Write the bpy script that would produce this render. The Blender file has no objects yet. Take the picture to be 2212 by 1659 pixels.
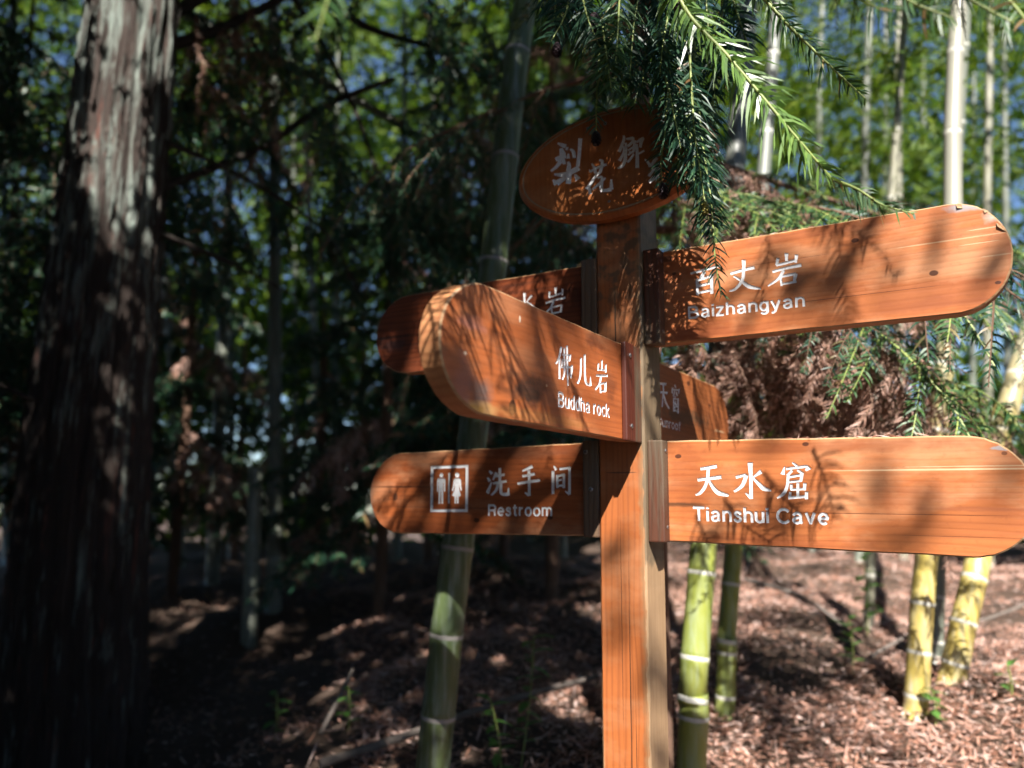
import bpy, bmesh, math, random
import numpy as np
from mathutils import Matrix, Vector
from mathutils.geometry import delaunay_2d_cdt

# ------------------------------------------------------------------ camera, sky, sun, exposure
scene = bpy.context.scene
col = scene.collection
R = math.radians
EYE = 1.5
PITCH, ROLL, FPX = 0.1437, 0.0044, 1653.7          # focal length in pixels of a 2212 px wide frame

cam_data = bpy.data.cameras.new('camera')
cam_data.sensor_width = 36.0
cam_data.lens = FPX / 2212 * 36.0
cam_data.clip_start, cam_data.clip_end = 0.02, 2000
cam_data.dof.use_dof = True
cam_data.dof.focus_distance = 1.36
cam_data.dof.aperture_fstop = 2.0
cam_data.dof.aperture_blades = 0
cam = bpy.data.objects.new('camera', cam_data)
col.objects.link(cam)
cam.matrix_world = Matrix.Translation((0, 0, EYE)) @ Matrix.Rotation(math.pi/2 + PITCH, 4, 'X') @ Matrix.Rotation(ROLL, 4, 'Z')
scene.camera = cam

SUN_EL, SUN_AZ = R(46), R(-3)                       # the sun stands behind the camera
TRAVEL = Vector((math.sin(SUN_AZ)*math.cos(SUN_EL), math.cos(SUN_AZ)*math.cos(SUN_EL), -math.sin(SUN_EL)))
sun_data = bpy.data.lights.new('sun', 'SUN')
sun_data.energy = 5.0
sun_data.angle = R(0.53)
sun_data.color = (1.0, 0.95, 0.87)
sun = bpy.data.objects.new('sun', sun_data)
col.objects.link(sun)
sun.rotation_euler = TRAVEL.to_track_quat('-Z', 'Y').to_euler()

world = bpy.data.worlds.new('World')
scene.world = world
world.use_nodes = True
wn = world.node_tree.nodes
sky = wn.new('ShaderNodeTexSky')
sky.sky_type = 'NISHITA'
sky.sun_disc = False
sky.sun_elevation = SUN_EL
sky.sun_rotation = math.pi + SUN_AZ
sky.air_density, sky.dust_density, sky.ozone_density = 1.0, 0.0, 4.0
sky.altitude = 1500
world.node_tree.links.new(sky.outputs[0], wn['Background'].inputs[0])
wn['Background'].inputs[1].default_value = 0.06

scene.view_settings.view_transform = 'Standard'
scene.view_settings.look = 'None'
scene.view_settings.exposure = 1.5
scene.view_settings.gamma = 1.0
scene.render.engine = 'CYCLES'
scene.cycles.use_denoising = True
scene.cycles.max_bounces = 4
scene.cycles.diffuse_bounces = 2
scene.cycles.glossy_bounces = 2
scene.cycles.transmission_bounces = 3
scene.cycles.use_adaptive_sampling = True
scene.cycles.adaptive_threshold = 0.03
scene.cycles.sample_clamp_indirect = 4.0

# ------------------------------------------------------------------ helpers
rng = np.random.default_rng(7)
rnd = random.Random(11)

def at(px, py, y):
    """a point of the place at ground distance y, measured off a 2212 x 1659 view"""
    a, b = (px - 1106) / FPX, (829.5 - py) / FPX
    c, s = math.cos(ROLL), math.sin(ROLL)
    x, u = c*a - s*b, s*a + c*b
    d = Vector((x, math.cos(PITCH) - u*math.sin(PITCH), math.sin(PITCH) + u*math.cos(PITCH)))
    return d * (y / d.y) + Vector((0, 0, EYE))

def tag(o, label=None, cat=None, group=None, kind=None):
    if label: o['label'] = label
    if cat: o['category'] = cat
    if group: o['group'] = group
    if kind: o['kind'] = kind
    return o

def empty(name, loc=(0, 0, 0)):
    o = bpy.data.objects.new(name, None)
    o.empty_display_size = 0.1
    o.location = loc
    col.objects.link(o)
    WORLD[o.name] = Matrix.Translation(loc)
    return o

def obj(name, mesh, parent=None, mats=(), mw=None, smooth=False):
    o = bpy.data.objects.new(name, mesh)
    col.objects.link(o)
    for m in mats:
        if m.name not in [x.name for x in mesh.materials if x]:
            mesh.materials.append(m)
    if smooth:
        mesh.polygons.foreach_set('use_smooth', [True]*len(mesh.polygons))
    if mw is not None: o.matrix_world = mw
    if parent is not None:
        o.parent = parent
        o.matrix_parent_inverse = WORLD[parent.name].inverted()
    WORLD[o.name] = mw.copy() if mw is not None else Matrix.Identity(4)
    return o
WORLD = {}

def pmesh(name, v, f, mi=None):
    m = bpy.data.meshes.new(name)
    m.from_pydata([tuple(p) for p in v], [], f)
    if mi is not None: m.polygons.foreach_set('material_index', mi)
    m.update()
    return m

def quads_mesh(name, V, mi=None):
    """V: (N,4,3) array of loose quads"""
    n = len(V)
    m = bpy.data.meshes.new(name)
    m.vertices.add(n*4)
    m.vertices.foreach_set('co', V.reshape(-1).astype(np.float32))
    m.loops.add(n*4)
    m.loops.foreach_set('vertex_index', np.arange(n*4, dtype=np.int32))
    m.polygons.add(n)
    m.polygons.foreach_set('loop_start', np.arange(0, n*4, 4, dtype=np.int32))
    m.polygons.foreach_set('loop_total', np.full(n, 4, dtype=np.int32))
    if mi is not None: m.polygons.foreach_set('material_index', mi.astype(np.int32))
    m.update(calc_edges=True)
    return m

def unit(a):
    return a / (np.linalg.norm(a, axis=-1, keepdims=True) + 1e-9)

def leaf_quads(c, a, l, w, bend=0.0, flat=False):
    """diamond leaves: centre, axis, length, width"""
    n = len(c)
    b = unit(np.cross(a, unit(rng.normal(size=(n, 3)))))
    if flat: b = unit(np.cross(a, unit(np.array([0, -.25, 1.0]) + rng.normal(size=(n, 3))*.35)))
    l, w = np.broadcast_to(l, n)[:, None], np.broadcast_to(w, n)[:, None]
    nn = np.cross(a, b)
    mid = c - a*l*0.12
    return np.stack([c - a*l/2, mid + b*w/2 + nn*w*bend, c + a*l/2, mid - b*w/2 + nn*w*bend], 1)

def tube(pts, rad, seg=10, cap=True, off=0):
    """swept tube along points"""
    pts = [Vector(p) for p in pts]
    n = len(pts)
    if not hasattr(rad, '__len__'): rad = [rad]*n
    v, f = [], []
    ref = Vector((0.31, 0.17, 0.93)) if abs((pts[-1]-pts[0]).normalized().z) < .8 else Vector((1, 0.1, 0))
    for i in range(n):
        t = (pts[min(i+1, n-1)] - pts[max(i-1, 0)]).normalized()
        a = t.cross(ref).normalized(); b = t.cross(a)
        for k in range(seg):
            th = 2*math.pi*k/seg
            v.append(pts[i] + (a*math.cos(th) + b*math.sin(th))*rad[i])
    for i in range(n-1):
        for k in range(seg):
            k2 = (k+1) % seg
            f.append((off+i*seg+k, off+i*seg+k2, off+(i+1)*seg+k2, off+(i+1)*seg+k))
    if cap:
        f.append(tuple(off+k for k in range(seg)))
        f.append(tuple(off+(n-1)*seg+k for k in reversed(range(seg))))
    return v, f

def smooth_path(pts, k=6):
    pts = [Vector(p) for p in pts]
    out = []
    n = len(pts)
    for i in range(n-1):
        p0, p1, p2, p3 = pts[max(i-1, 0)], pts[i], pts[i+1], pts[min(i+2, n-1)]
        for j in range(k):
            t = j/k
            out.append(0.5*((2*p1) + (p2-p0)*t + (2*p0-5*p1+4*p2-p3)*t*t + (3*p1-p0-3*p2+p3)*t**3))
    out.append(pts[-1])
    return out

def hill(x, y):
    """height of the ground"""
    def ss(a, b, t):
        t = min(max((t-a)/(b-a), 0), 1); return t*t*(3-2*t)
    z = 0.66*ss(1.1, 3.1, y) + 0.16*ss(3, 7, y)
    z += 0.10*ss(0.2, 2.2, x)*ss(1.5, 3.2, y) - 0.55*ss(0.0, 1.7, -x-.15)*ss(1.5, 3.2, y)*(1-.6*ss(4, 7, y))
    z -= 14*ss(14, 70, y) + 0.0
    k = ss(1.3, 2.6, y)*(1-ss(12, 20, y))
    z += k*(0.05*math.sin(2.3*x+1.1*y) + 0.04*math.sin(4.1*x-2.7*y+1) + 0.025*math.sin(7.3*x+5.9*y+2))
    return z

# ------------------------------------------------------------------ materials
def nodes_of(m):
    m.use_nodes = True
    nt = m.node_tree
    for n in list(nt.nodes): nt.nodes.remove(n)
    return nt

class NT:
    def __init__(s, name):
        s.m = bpy.data.materials.new(name); s.t = nodes_of(s.m)
    def n(s, kind, **kw):
        x = s.t.nodes.new('ShaderNode' + kind)
        for k, v in kw.items():
            if k.startswith('i_'):
                key = k[2:]
                key = int(key) if key.isdigit() else key.replace('_', ' ')
                if isinstance(v, bpy.types.NodeSocket): s.t.links.new(v, x.inputs[key])
                else: x.inputs[key].default_value = v
            else: setattr(x, k, v)
        return x
    def math(s, op, a, b=0.0, clamp=False):
        x = s.t.nodes.new('ShaderNodeMath'); x.operation = op; x.use_clamp = clamp
        for i, v in enumerate((a, b)):
            if isinstance(v, bpy.types.NodeSocket): s.t.links.new(v, x.inputs[i])
            else: x.inputs[i].default_value = v
        return x.outputs[0]
    def mix(s, fac, a, b, mode='MIX'):
        x = s.t.nodes.new('ShaderNodeMix'); x.data_type = 'RGBA'; x.blend_type = mode
        for sock, v in ((x.inputs[0], fac), (x.inputs[6], a), (x.inputs[7], b)):
            if isinstance(v, bpy.types.NodeSocket): s.t.links.new(v, sock)
            else: sock.default_value = v if not isinstance(v, tuple) or len(v) == 4 else (*v, 1)
        return x.outputs[2]
    def ramp(s, fac, stops, interp='LINEAR'):
        x = s.t.nodes.new('ShaderNodeValToRGB'); cr = x.color_ramp; cr.interpolation = interp
        while len(cr.elements) < len(stops): cr.elements.new(0.5)
        for e, (p, c) in zip(cr.elements, stops):
            e.position = p; e.color = c if len(c) == 4 else (*c, 1)
        s.t.links.new(fac, x.inputs[0])
        return x.outputs[0]
    def noise(s, vec, scale, detail=4.0, rough=0.55, dist=0.0):
        return s.n('TexNoise', i_Vector=vec, i_Scale=scale, i_Detail=detail, i_Roughness=rough, i_Distortion=dist).outputs[0]
    def mapping(s, vec, loc=(0, 0, 0), scale=(1, 1, 1)):
        return s.n('Mapping', i_Vector=vec, i_Location=loc, i_Scale=scale).outputs[0]
    def out(s, shader):
        o = s.t.nodes.new('ShaderNodeOutputMaterial'); s.t.links.new(shader, o.inputs[0]); return s.m

def wood(name, light, dark, axis='X', seed=0.0, spots=(), rough=0.42, weather=0.25, wcol=(.16, .12, .085), lines=0.55, bump=0.25, extra=None, coat=0.0, fade=0.0):
    t = NT(name)
    P = t.n('TexCoord').outputs['Object']
    sc = {'X': (1.0, 13, 13), 'Z': (13, 13, 1.0), 'Y': (13, 1.0, 13)}[axis]
    big = t.noise(t.mapping(P, (seed, seed*1.7, -seed), (3, 3, 3)), 1.0, 2, .5)
    wob = t.n('VectorMath', operation='SCALE', i_0=t.n('TexNoise', i_Vector=t.mapping(P, (seed*3, 0, seed), tuple(v*.35 for v in sc)), i_Scale=3.0, i_Detail=2.0).outputs['Color'])
    wob.inputs['Scale'].default_value = 0.022
    Pw = t.n('VectorMath', operation='ADD', i_0=P, i_1=wob.outputs[0]).outputs[0]
    V = t.mapping(Pw, (seed*5.1, seed*2.3, seed), sc)
    fine = t.noise(V, 9.0, 5, .65)
    broad = t.noise(V, 1.3, 3, .5, .6)
    wv = t.n('TexWave', i_Vector=t.mapping(Pw, (seed*7.3, seed*3.1, seed*1.3), {'X': (.16, 1, .5), 'Z': (1, .6, .16), 'Y': (1, .16, .6)}[axis]), i_Scale=26.0, i_Distortion=9.0, i_Detail=2.5, i_Detail_Scale=0.55)
    wv.bands_direction = {'X': 'Y', 'Z': 'X', 'Y': 'X'}[axis]
    ring = t.math('POWER', wv.outputs['Fac'], 2.6)
    c = t.mix(t.math('MULTIPLY', broad, 1.35, True), light, tuple(.38*a+.62*b for a, b in zip(light, dark)))
    c = t.mix(t.math('MULTIPLY', ring, lines), c, dark)
    c = t.mix(t.math('MULTIPLY', t.math('SUBTRACT', fine, .46, True), .85, True), c, dark)
    wm = t.math('MULTIPLY', t.math('SUBTRACT', t.math('ADD', big, t.math('MULTIPLY', t.math('SUBTRACT', fine, .5), .7)), .56 - .12*weather, True), 5*weather, True)
    c = t.mix(wm, c, wcol)
    if fade:
        fd = t.noise(t.mapping(P, (seed*2.1, seed, 3), (1, 2.2, 2.2)), 5.5, 5, .6)
        c = t.mix(t.math('MULTIPLY', t.math('MULTIPLY', t.math('SUBTRACT', fd, .47, True), 6, True), fade), c, tuple(min(1, .45*x+y) for x, y in zip(light, (.27, .20, .125))))
        gm = t.noise(P, 75, 5, .75)
        c = t.mix(t.math('MULTIPLY', t.math('SUBTRACT', gm, .56, True), 3.0*fade, True), c, tuple(.45*v for v in dark))
    sep = t.n('SeparateXYZ', i_0=P)
    nz = t.n('TexNoise', i_Vector=t.mapping(P, (seed, 0, 0), (1, 1, 1)), i_Scale=38.0, i_Detail=4.0)
    warp = t.math('SUBTRACT', nz.outputs[0], .5)
    ax = {'X': (0, 1), 'Z': (0, 2), 'Y': (1, 2)}[axis]
    for (u, v, ru, rv, cc, amt, nzs) in spots:
        du = t.math('DIVIDE', t.math('SUBTRACT', sep.outputs[ax[0]], u), ru)
        dv = t.math('DIVIDE', t.math('SUBTRACT', sep.outputs[ax[1]], v), rv)
        d = t.math('ADD', t.math('SQRT', t.math('ADD', t.math('MULTIPLY', du, du), t.math('MULTIPLY', dv, dv))), t.math('MULTIPLY', warp, nzs))
        soft = ru*rv > 2e-4
        msk = t.math('MULTIPLY', t.math('MULTIPLY', t.math('SUBTRACT', 1.15, d), 1.5 if soft else 4.0, True), amt)
        if soft: msk = t.math('MULTIPLY', msk, t.math('MULTIPLY_ADD', fine, 1.6, True) if False else t.math('MULTIPLY', t.math('ADD', fine, .12), 1.6, True))
        c = t.mix(msk, c, cc)
    if extra: c = extra(t, P, sep, fine, nz.outputs[0], c)
    hgt = t.math('ADD', t.math('MULTIPLY', fine, .6), t.math('MULTIPLY', ring, -.25))
    b = t.n('Bump', i_Strength=bump, i_Distance=.002, i_Height=hgt)
    s = t.n('BsdfPrincipled', i_Base_Color=c, i_Roughness=t.math('ADD', rough - .12, t.math('MULTIPLY', fine, .3)), i_Normal=b.outputs[0])
    s.inputs['Specular IOR Level'].default_value = .42
    s.inputs['Coat Weight'].default_value = coat
    s.inputs['Coat Roughness'].default_value = .3
    return t.out(s.outputs[0])

def paint(name, c=(.76, .76, .78), dirt=(.22, .17, .14), amt=.8):
    t = NT(name)
    P = t.n('TexCoord').outputs['Object']
    n1 = t.noise(P, 190, 4, .7); n2 = t.noise(P, 30, 3, .6)
    m = t.math('MULTIPLY', t.math('SUBTRACT', t.math('ADD', n1, t.math('MULTIPLY', n2, .5)), .80, True), 4*amt, True)
    cc = t.mix(m, c, dirt)
    b = t.n('Bump', i_Strength=.3, i_Distance=.001, i_Height=n1)
    return t.out(t.n('BsdfPrincipled', i_Base_Color=cc, i_Roughness=.6, i_Normal=b.outputs[0]).outputs[0])

def leafmat(name, stops, transl=.35, rough=.45, spec=.4):
    t = NT(name)
    isl = t.n('NewGeometry').outputs['Random Per Island']
    c = t.ramp(isl, stops)
    d = t.n('BsdfPrincipled', i_Base_Color=c, i_Roughness=rough)
    d.inputs['Specular IOR Level'].default_value = spec
    if transl <= 0: return t.out(d.outputs[0])
    tr = t.n('BsdfTranslucent', i_Color=t.mix(.5, c, t.mix(1.0, c, (1.0, 1.0, .35), 'MULTIPLY')))
    return t.out(t.n('MixShader', i_0=transl, i_1=d.outputs[0], i_2=tr.outputs[0]).outputs[0])

def plain(name, c, rough=.6, metal=0.0, var=.3, scale=40):
    t = NT(name)
    P = t.n('TexCoord').outputs['Object']
    n = t.noise(P, scale, 4, .6)
    cc = t.mix(n, tuple(v*(1-var) for v in c), tuple(min(1, v*(1+var)) for v in c))
    s = t.n('BsdfPrincipled', i_Base_Color=cc, i_Roughness=rough, i_Metallic=metal)
    return t.out(s.outputs[0])

M = {}
RED = (.43, .135, .038); REDD = (.17, .042, .013)
KN = (.06, .018, .009); PALE = (.62, .46, .28); GREY = (.34, .31, .32)
M['raw'] = wood('raw_pine', (.50, .31, .155), (.28, .14, .065), 'X', 1.3, weather=.3, wcol=(.3, .26, .21), rough=.7)
M['edge'] = wood('worn_edge', (.50, .24, .10), (.26, .09, .035), 'X', 2.9, weather=.25, wcol=(.20, .07, .03), rough=.6)
M['white'] = paint('white_letter_paint')
M['grey_white'] = paint('dull_letter_paint', (.84, .82, .82), (.3, .25, .22), .6)
M['metal'] = plain('screw_metal', (.32, .32, .33), .4, .9)
M['slot'] = plain('screw_slot', (.02, .02, .02), .8)
M['groove'] = paint('worn_groove', (.33, .24, .16), (.05, .03, .02), 1.0)

# ------------------------------------------------------------------ the signpost
TH, PX, PY = 0.5498, 0.2458, 1.5859
AX = Vector((math.cos(TH), -math.sin(TH), 0)); BX = Vector((math.sin(TH), math.cos(TH), 0))
def frame(x, y, z):
    m = Matrix.Identity(4)
    for i, c in enumerate((x, y, z)):
        m[0][i], m[1][i], m[2][i] = c
    m[0][3], m[1][3], m[2][3] = PX, PY, EYE
    return m
FB = frame(AX, Vector((0, 0, 1)), -BX)       # boards that show the side facing the camera's left
FA = frame(BX, Vector((0, 0, 1)), AX)        # boards that show the side facing the camera's right

def arc(cx, cy, rx, ry, a0, a1, n=9):
    return [(cx+rx*math.cos(R(a0+(a1-a0)*i/n)), cy+ry*math.sin(R(a0+(a1-a0)*i/n))) for i in range(n+1)]
ring_ = lambda cx, cy, rx, ry: arc(cx, cy, rx, ry, 0, 360, 16)
LET = {
 'B': [[(0, 0), (0, 1)], [(0, 1), (.33, 1)]+arc(.33, .76, .24, .24, 90, -90)+[(0, .52)], [(0, .52), (.36, .52)]+arc(.36, .26, .26, .26, 90, -90)+[(0, 0)]],
 'a': [arc(.25, .5, .21, .23, 165, 0)+[(.46, .08), (.53, .02)], [(.46, .43), (.24, .39), (.08, .33), (.02, .19), (.09, .05), (.22, 0), (.36, .05), (.46, .17)]],
 'i': [[(0, 0), (0, .73)], [(0, .92), (0, 1.04)]],
 'z': [[(0, .73), (.42, .73), (0, 0), (.44, 0)]],
 'h': [[(0, 0), (0, 1.02)], [(0, .4)]+arc(.22, .48, .22, .25, 180, 0)+[(.44, 0)]],
 'n': [[(0, 0), (0, .75)], [(0, .4)]+arc(.22, .48, .22, .25, 180, 0)+[(.44, 0)]],
 'g': [ring_(.23, .37, .23, .35), [(.46, .74), (.46, -.06)]+arc(.24, -.07, .22, .2, 0, -150)],
 'y': [[(0, .73), (.25, .03)], [(.49, .73), (.21, -.17), (.1, -.27), (0, -.26)]],
 'T': [[(0, 1), (.66, 1)], [(.33, 1), (.33, 0)]],
 's': [[(.39, .55), (.34, .67), (.2, .73), (.06, .67), (.05, .53), (.18, .42), (.34, .34), (.4, .2), (.32, .04), (.18, 0), (.05, .05), (0, .18)]],
 'u': [[(0, .73), (0, .25)]+arc(.22, .23, .22, .23, 180, 360)+[(.44, .3)], [(.44, .74), (.44, 0)]],
 'C': [arc(.38, .5, .38, .5, 42, 318, 14)],
 'v': [[(0, .73), (.23, .02)], [(.23, .02), (.46, .73)]],
 'e': [[(.03, .38), (.49, .38)], arc(.26, .37, .24, .36, 2, 312, 13)],
 'R': [[(0, 0), (0, 1)], [(0, 1), (.36, 1)]+arc(.36, .75, .25, .25, 90, -90)+[(0, .5)], [(.36, .5), (.53, .42), (.56, 0)]],
 't': [[(.14, .98), (.14, .12), (.2, .01), (.31, .01)], [(0, .73), (.3, .73)]],
 'r': [[(0, 0), (0, .75)], [(0, .45), (.08, .66), (.27, .72)]],
 'o': [ring_(.25, .365, .25, .365)],
 'm': [[(0, 0), (0, .75)], [(0, .4)]+arc(.19, .49, .19, .24, 180, 0)+[(.38, 0)], [(.38, .4)]+arc(.57, .49, .19, .24, 180, 0)+[(.76, 0)]],
 'd': [ring_(.22, .365, .22, .365), [(.45, 1.02), (.45, 0)]],
 'c': [arc(.24, .365, .24, .365, 50, 310, 12)],
 'k': [[(0, 0), (0, 1.02)], [(.41, .73), (0, .28)], [(.14, .42), (.45, 0)]],
 'S': [[(x*1.4, y/.73) for x, y in [(.39, .55), (.34, .67), (.2, .73), (.06, .67), (.05, .53), (.18, .42), (.34, .34), (.4, .2), (.32, .04), (.18, 0), (.05, .05), (0, .18)]]],
 'f': [[(.32, 1), (.2, .98), (.14, .85), (.14, 0)], [(0, .73), (.3, .73)]],
}
def seg_quads(pl, w):
    out = []
    for (x0, y0), (x1, y1) in zip(pl[:-1], pl[1:]):
        l = math.hypot(x1-x0, y1-y0)
        if l < 1e-6: continue
        tx, ty = (x1-x0)/l, (y1-y0)/l
        e = w*.12 if l < w*1.5 else w*.3
        x0_, y0_, x1_, y1_ = x0-tx*e, y0-ty*e, x1+tx*e, y1+ty*e
        nx, ny = -ty*w/2, tx*w/2
        out.append([(x0_+nx, y0_+ny), (x1_+nx, y1_+ny), (x1_-nx, y1_-ny), (x0_-nx, y0_-ny)][::-1])
    return out
def text_polys(s, ul, ur, vb0, vb1, cap, stroke=.175):
    x = 0; items = []
    for ch in s:
        if ch == ' ': x += .36; continue
        pls = LET[ch]; wd = max(p[0] for pl in pls for p in pl)
        items.append((ch, x, pls)); x += wd + .26
    total = x - .26
    k = (ur - ul - stroke*cap)/total
    res = []
    for ch, x0, pls in items:
        q = []
        for pl in pls:
            pl2 = []
            for (a, b) in pl:
                u = ul + stroke*cap/2 + (x0+a)*k
                pl2.append((u, vb0 + (vb1-vb0)*(u-ul)/(ur-ul) + stroke*cap/2 + b*cap*(1-stroke)))
            q += seg_quads(pl2, stroke*cap)
        res.append(('letter', q))
    return res

def inside(poly, pts):
    """winding test, vectorised"""
    p = np.asarray(poly); q = np.roll(p, -1, 0)
    x, y = pts[:, 0:1], pts[:, 1:2]
    up = (p[:, 1] <= y) & (q[:, 1] > y); dn = (p[:, 1] > y) & (q[:, 1] <= y)
    cr = (q[:, 0]-p[:, 0])*(y-p[:, 1]) - (x-p[:, 0])*(q[:, 1]-p[:, 1])
    return ((up & (cr > 0)).sum(1) - (dn & (cr < 0)).sum(1)) != 0

def inset(o, d):
    p = np.asarray(o); n = len(p)
    t = unit(np.roll(p, -1, 0) - np.roll(p, 1, 0))
    return p + np.stack([-t[:, 1], t[:, 0]], 1)*d

def tip_outline(u0, u1, v0, v1, au, tilt=0.0, uref=None, wav=.0006, seed=0):
    """board outline, counter-clockwise; the rounded tip is at u1"""
    r = random.Random(seed); s = 1 if u1 > u0 else -1
    uc = u1 - s*au; vm, vh = (v0+v1)/2, (v1-v0)/2
    bot = [(u0 + (uc-u0)*i/14, v0) for i in range(15)]
    tip = [(uc + s*au*math.sin(R(a)), vm - vh*math.cos(R(a))) for a in range(6, 180, 6)]
    top = [(uc + (u0-uc)*i/14, v1) for i in range(15)]
    o = bot + tip + top
    if s < 0: o = o[::-1]
    ref = u0 if uref is None else uref
    return [(u + r.uniform(-wav, wav)*.5, v + r.uniform(-wav, wav) + tilt*(u-ref)) for u, v in o]

def carved_board(parent, name, label, outline, F, nf, thick, glyphs, mats, cham=.0025, depth=.0014, lmat='white', mi_edge=1):
    mw = F @ Matrix.Translation((0, 0, nf))
    o = np.asarray(outline); n = len(o); front = inset(o, cham)
    vs = [Vector(p) for p in front]; ed = [(i, (i+1) % n) for i in range(n)]
    polys = []
    for gi, (gname, gp) in enumerate(glyphs):
        for p in gp:
            k = len(vs); vs += [Vector(q) for q in p]; ed += [(k+i, k+(i+1) % len(p)) for i in range(len(p))]
            polys.append((gi, np.asarray(p)))
    V2, E2, F2, *_ = delaunay_2d_cdt(vs, ed, [], 0, 1e-6)
    V2 = np.array([tuple(v) for v in V2]); F2 = [tuple(f) for f in F2]
    cen = np.array([V2[list(f)].mean(0) for f in F2])
    keep = inside(front, cen); gid = np.full(len(F2), -1)
    for gi, p in polys:
        lo, hi = p.min(0), p.max(0)
        c = np.where((cen > lo).all(1) & (cen < hi).all(1) & (gid < 0))[0]
        if len(c): gid[c[inside(p, cen[c])]] = gi
    v = [(x, y, 0) for x, y in V2]; f = []; mi = []
    for i, fc in enumerate(F2):
        if keep[i] and gid[i] < 0:
            a, b, c = (V2[j] for j in fc[:3])
            if (b[0]-a[0])*(c[1]-a[1]) - (b[1]-a[1])*(c[0]-a[0]) < 0: fc = fc[::-1]
            f.append(fc); mi.append(0)
    b0 = len(v)
    v += [(x, y, 0) for x, y in front]; v += [(x, y, -cham) for x, y in o]
    v += [(x, y, -thick+cham) for x, y in o]; v += [(x, y, -thick) for x, y in front]
    for L in range(3):
        for i in range(n):
            j = (i+1) % n
            f.append((b0+L*n+i, b0+(L+1)*n+i, b0+(L+1)*n+j, b0+L*n+j)); mi.append(mi_edge if L == 0 else (2 if L == 1 else 1))
    f.append(tuple(b0+3*n+i for i in reversed(range(n)))); mi.append(0)
    m = pmesh(name, v, f, mi)
    bo = obj(name, m, parent, mats, mw)
    tag(bo, label)
    # lettering: the floor and sides of the cut
    emap = {}
    for i, fc in enumerate(F2):
        for a, b in zip(fc, fc[1:]+fc[:1]): emap.setdefault((min(a, b), max(a, b)), []).append(i)
    for gi, (gname, gp) in enumerate(glyphs):
        idx = [i for i in range(len(F2)) if gid[i] == gi]
        if not idx: continue
        gv, gf, mp = [], [], {}
        def vid(j, z):
            if (j, z) not in mp: mp[(j, z)] = len(gv); gv.append((V2[j][0], V2[j][1], -depth*z))
            return mp[(j, z)]
        for i in idx:
            fc = F2[i]
            a, b, c = (V2[j] for j in fc[:3])
            if (b[0]-a[0])*(c[1]-a[1]) - (b[1]-a[1])*(c[0]-a[0]) < 0: fc = fc[::-1]
            gf.append(tuple(vid(j, 1) for j in fc))
            for a, b in zip(fc, fc[1:]+fc[:1]):
                others = [k for k in emap[(min(a, b), max(a, b))] if k != i]
                if not others or gid[others[0]] < 0: gf.append((vid(a, 0), vid(a, 1), vid(b, 1), vid(b, 0))[::-1])
        gm = M['groove'] if gname == 'groove' else M[lmat]
        obj(gname, pmesh(gname, gv, gf), bo, [gm], mw)
    return bo

def box_part(name, parent, F, lo, hi, mat, bev=.003, label=None, jit=.0008, seed=1):
    bm = bmesh.new()
    bmesh.ops.create_cube(bm, size=1)
    r = random.Random(seed)
    for q in bm.verts:
        q.co = Vector(((lo[i]+hi[i])/2 + q.co[i]*(hi[i]-lo[i]) + r.uniform(-jit, jit) for i in range(3)))
    bmesh.ops.bevel(bm, geom=list(bm.edges), offset=bev, segments=2, affect='EDGES', profile=.6)
    m = bpy.data.meshes.new(name); bm.to_mesh(m); bm.free()
    o = obj(name, m, parent, [mat], F)
    if label: o['label'] = label
    return o

def screw(parent, F, u, v, n, axis='n', r=.0048):
    vv, ff, mi = [], [], []
    prof = [(r, 0), (r*.97, r*.22), (r*.7, r*.42), (r*.35, r*.5)]
    for (rr, h) in prof:
        for k in range(12): vv.append((rr*math.cos(k*math.pi/6), rr*math.sin(k*math.pi/6), h))
    for i in range(3):
        for k in range(12): ff.append((i*12+k, i*12+(k+1) % 12, (i+1)*12+(k+1) % 12, (i+1)*12+k)); mi.append(0)
    ff.append(tuple(36+k for k in range(12))); mi.append(0)
    a0 = rnd.uniform(0, 1.5)
    for q in range(2):
        a = a0 + q*math.pi/2; c, s = math.cos(a), math.sin(a); k = len(vv)
        for x, y in ((-.6, -.11), (.6, -.11), (.6, .11), (-.6, .11)):
            vv.append(((x*c-y*s)*r, (x*s+y*c)*r, r*.54))
        ff.append((k, k+1, k+2, k+3)); mi.append(1)
    rot = Matrix.Identity(4) if axis == 'n' else Matrix.Rotation(math.pi/2, 4, 'Y')
    obj('screw', pmesh('screw', vv, ff, mi), parent, [M['metal'], M['slot']], F @ Matrix.Translation((u, v, n)) @ rot)

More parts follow.
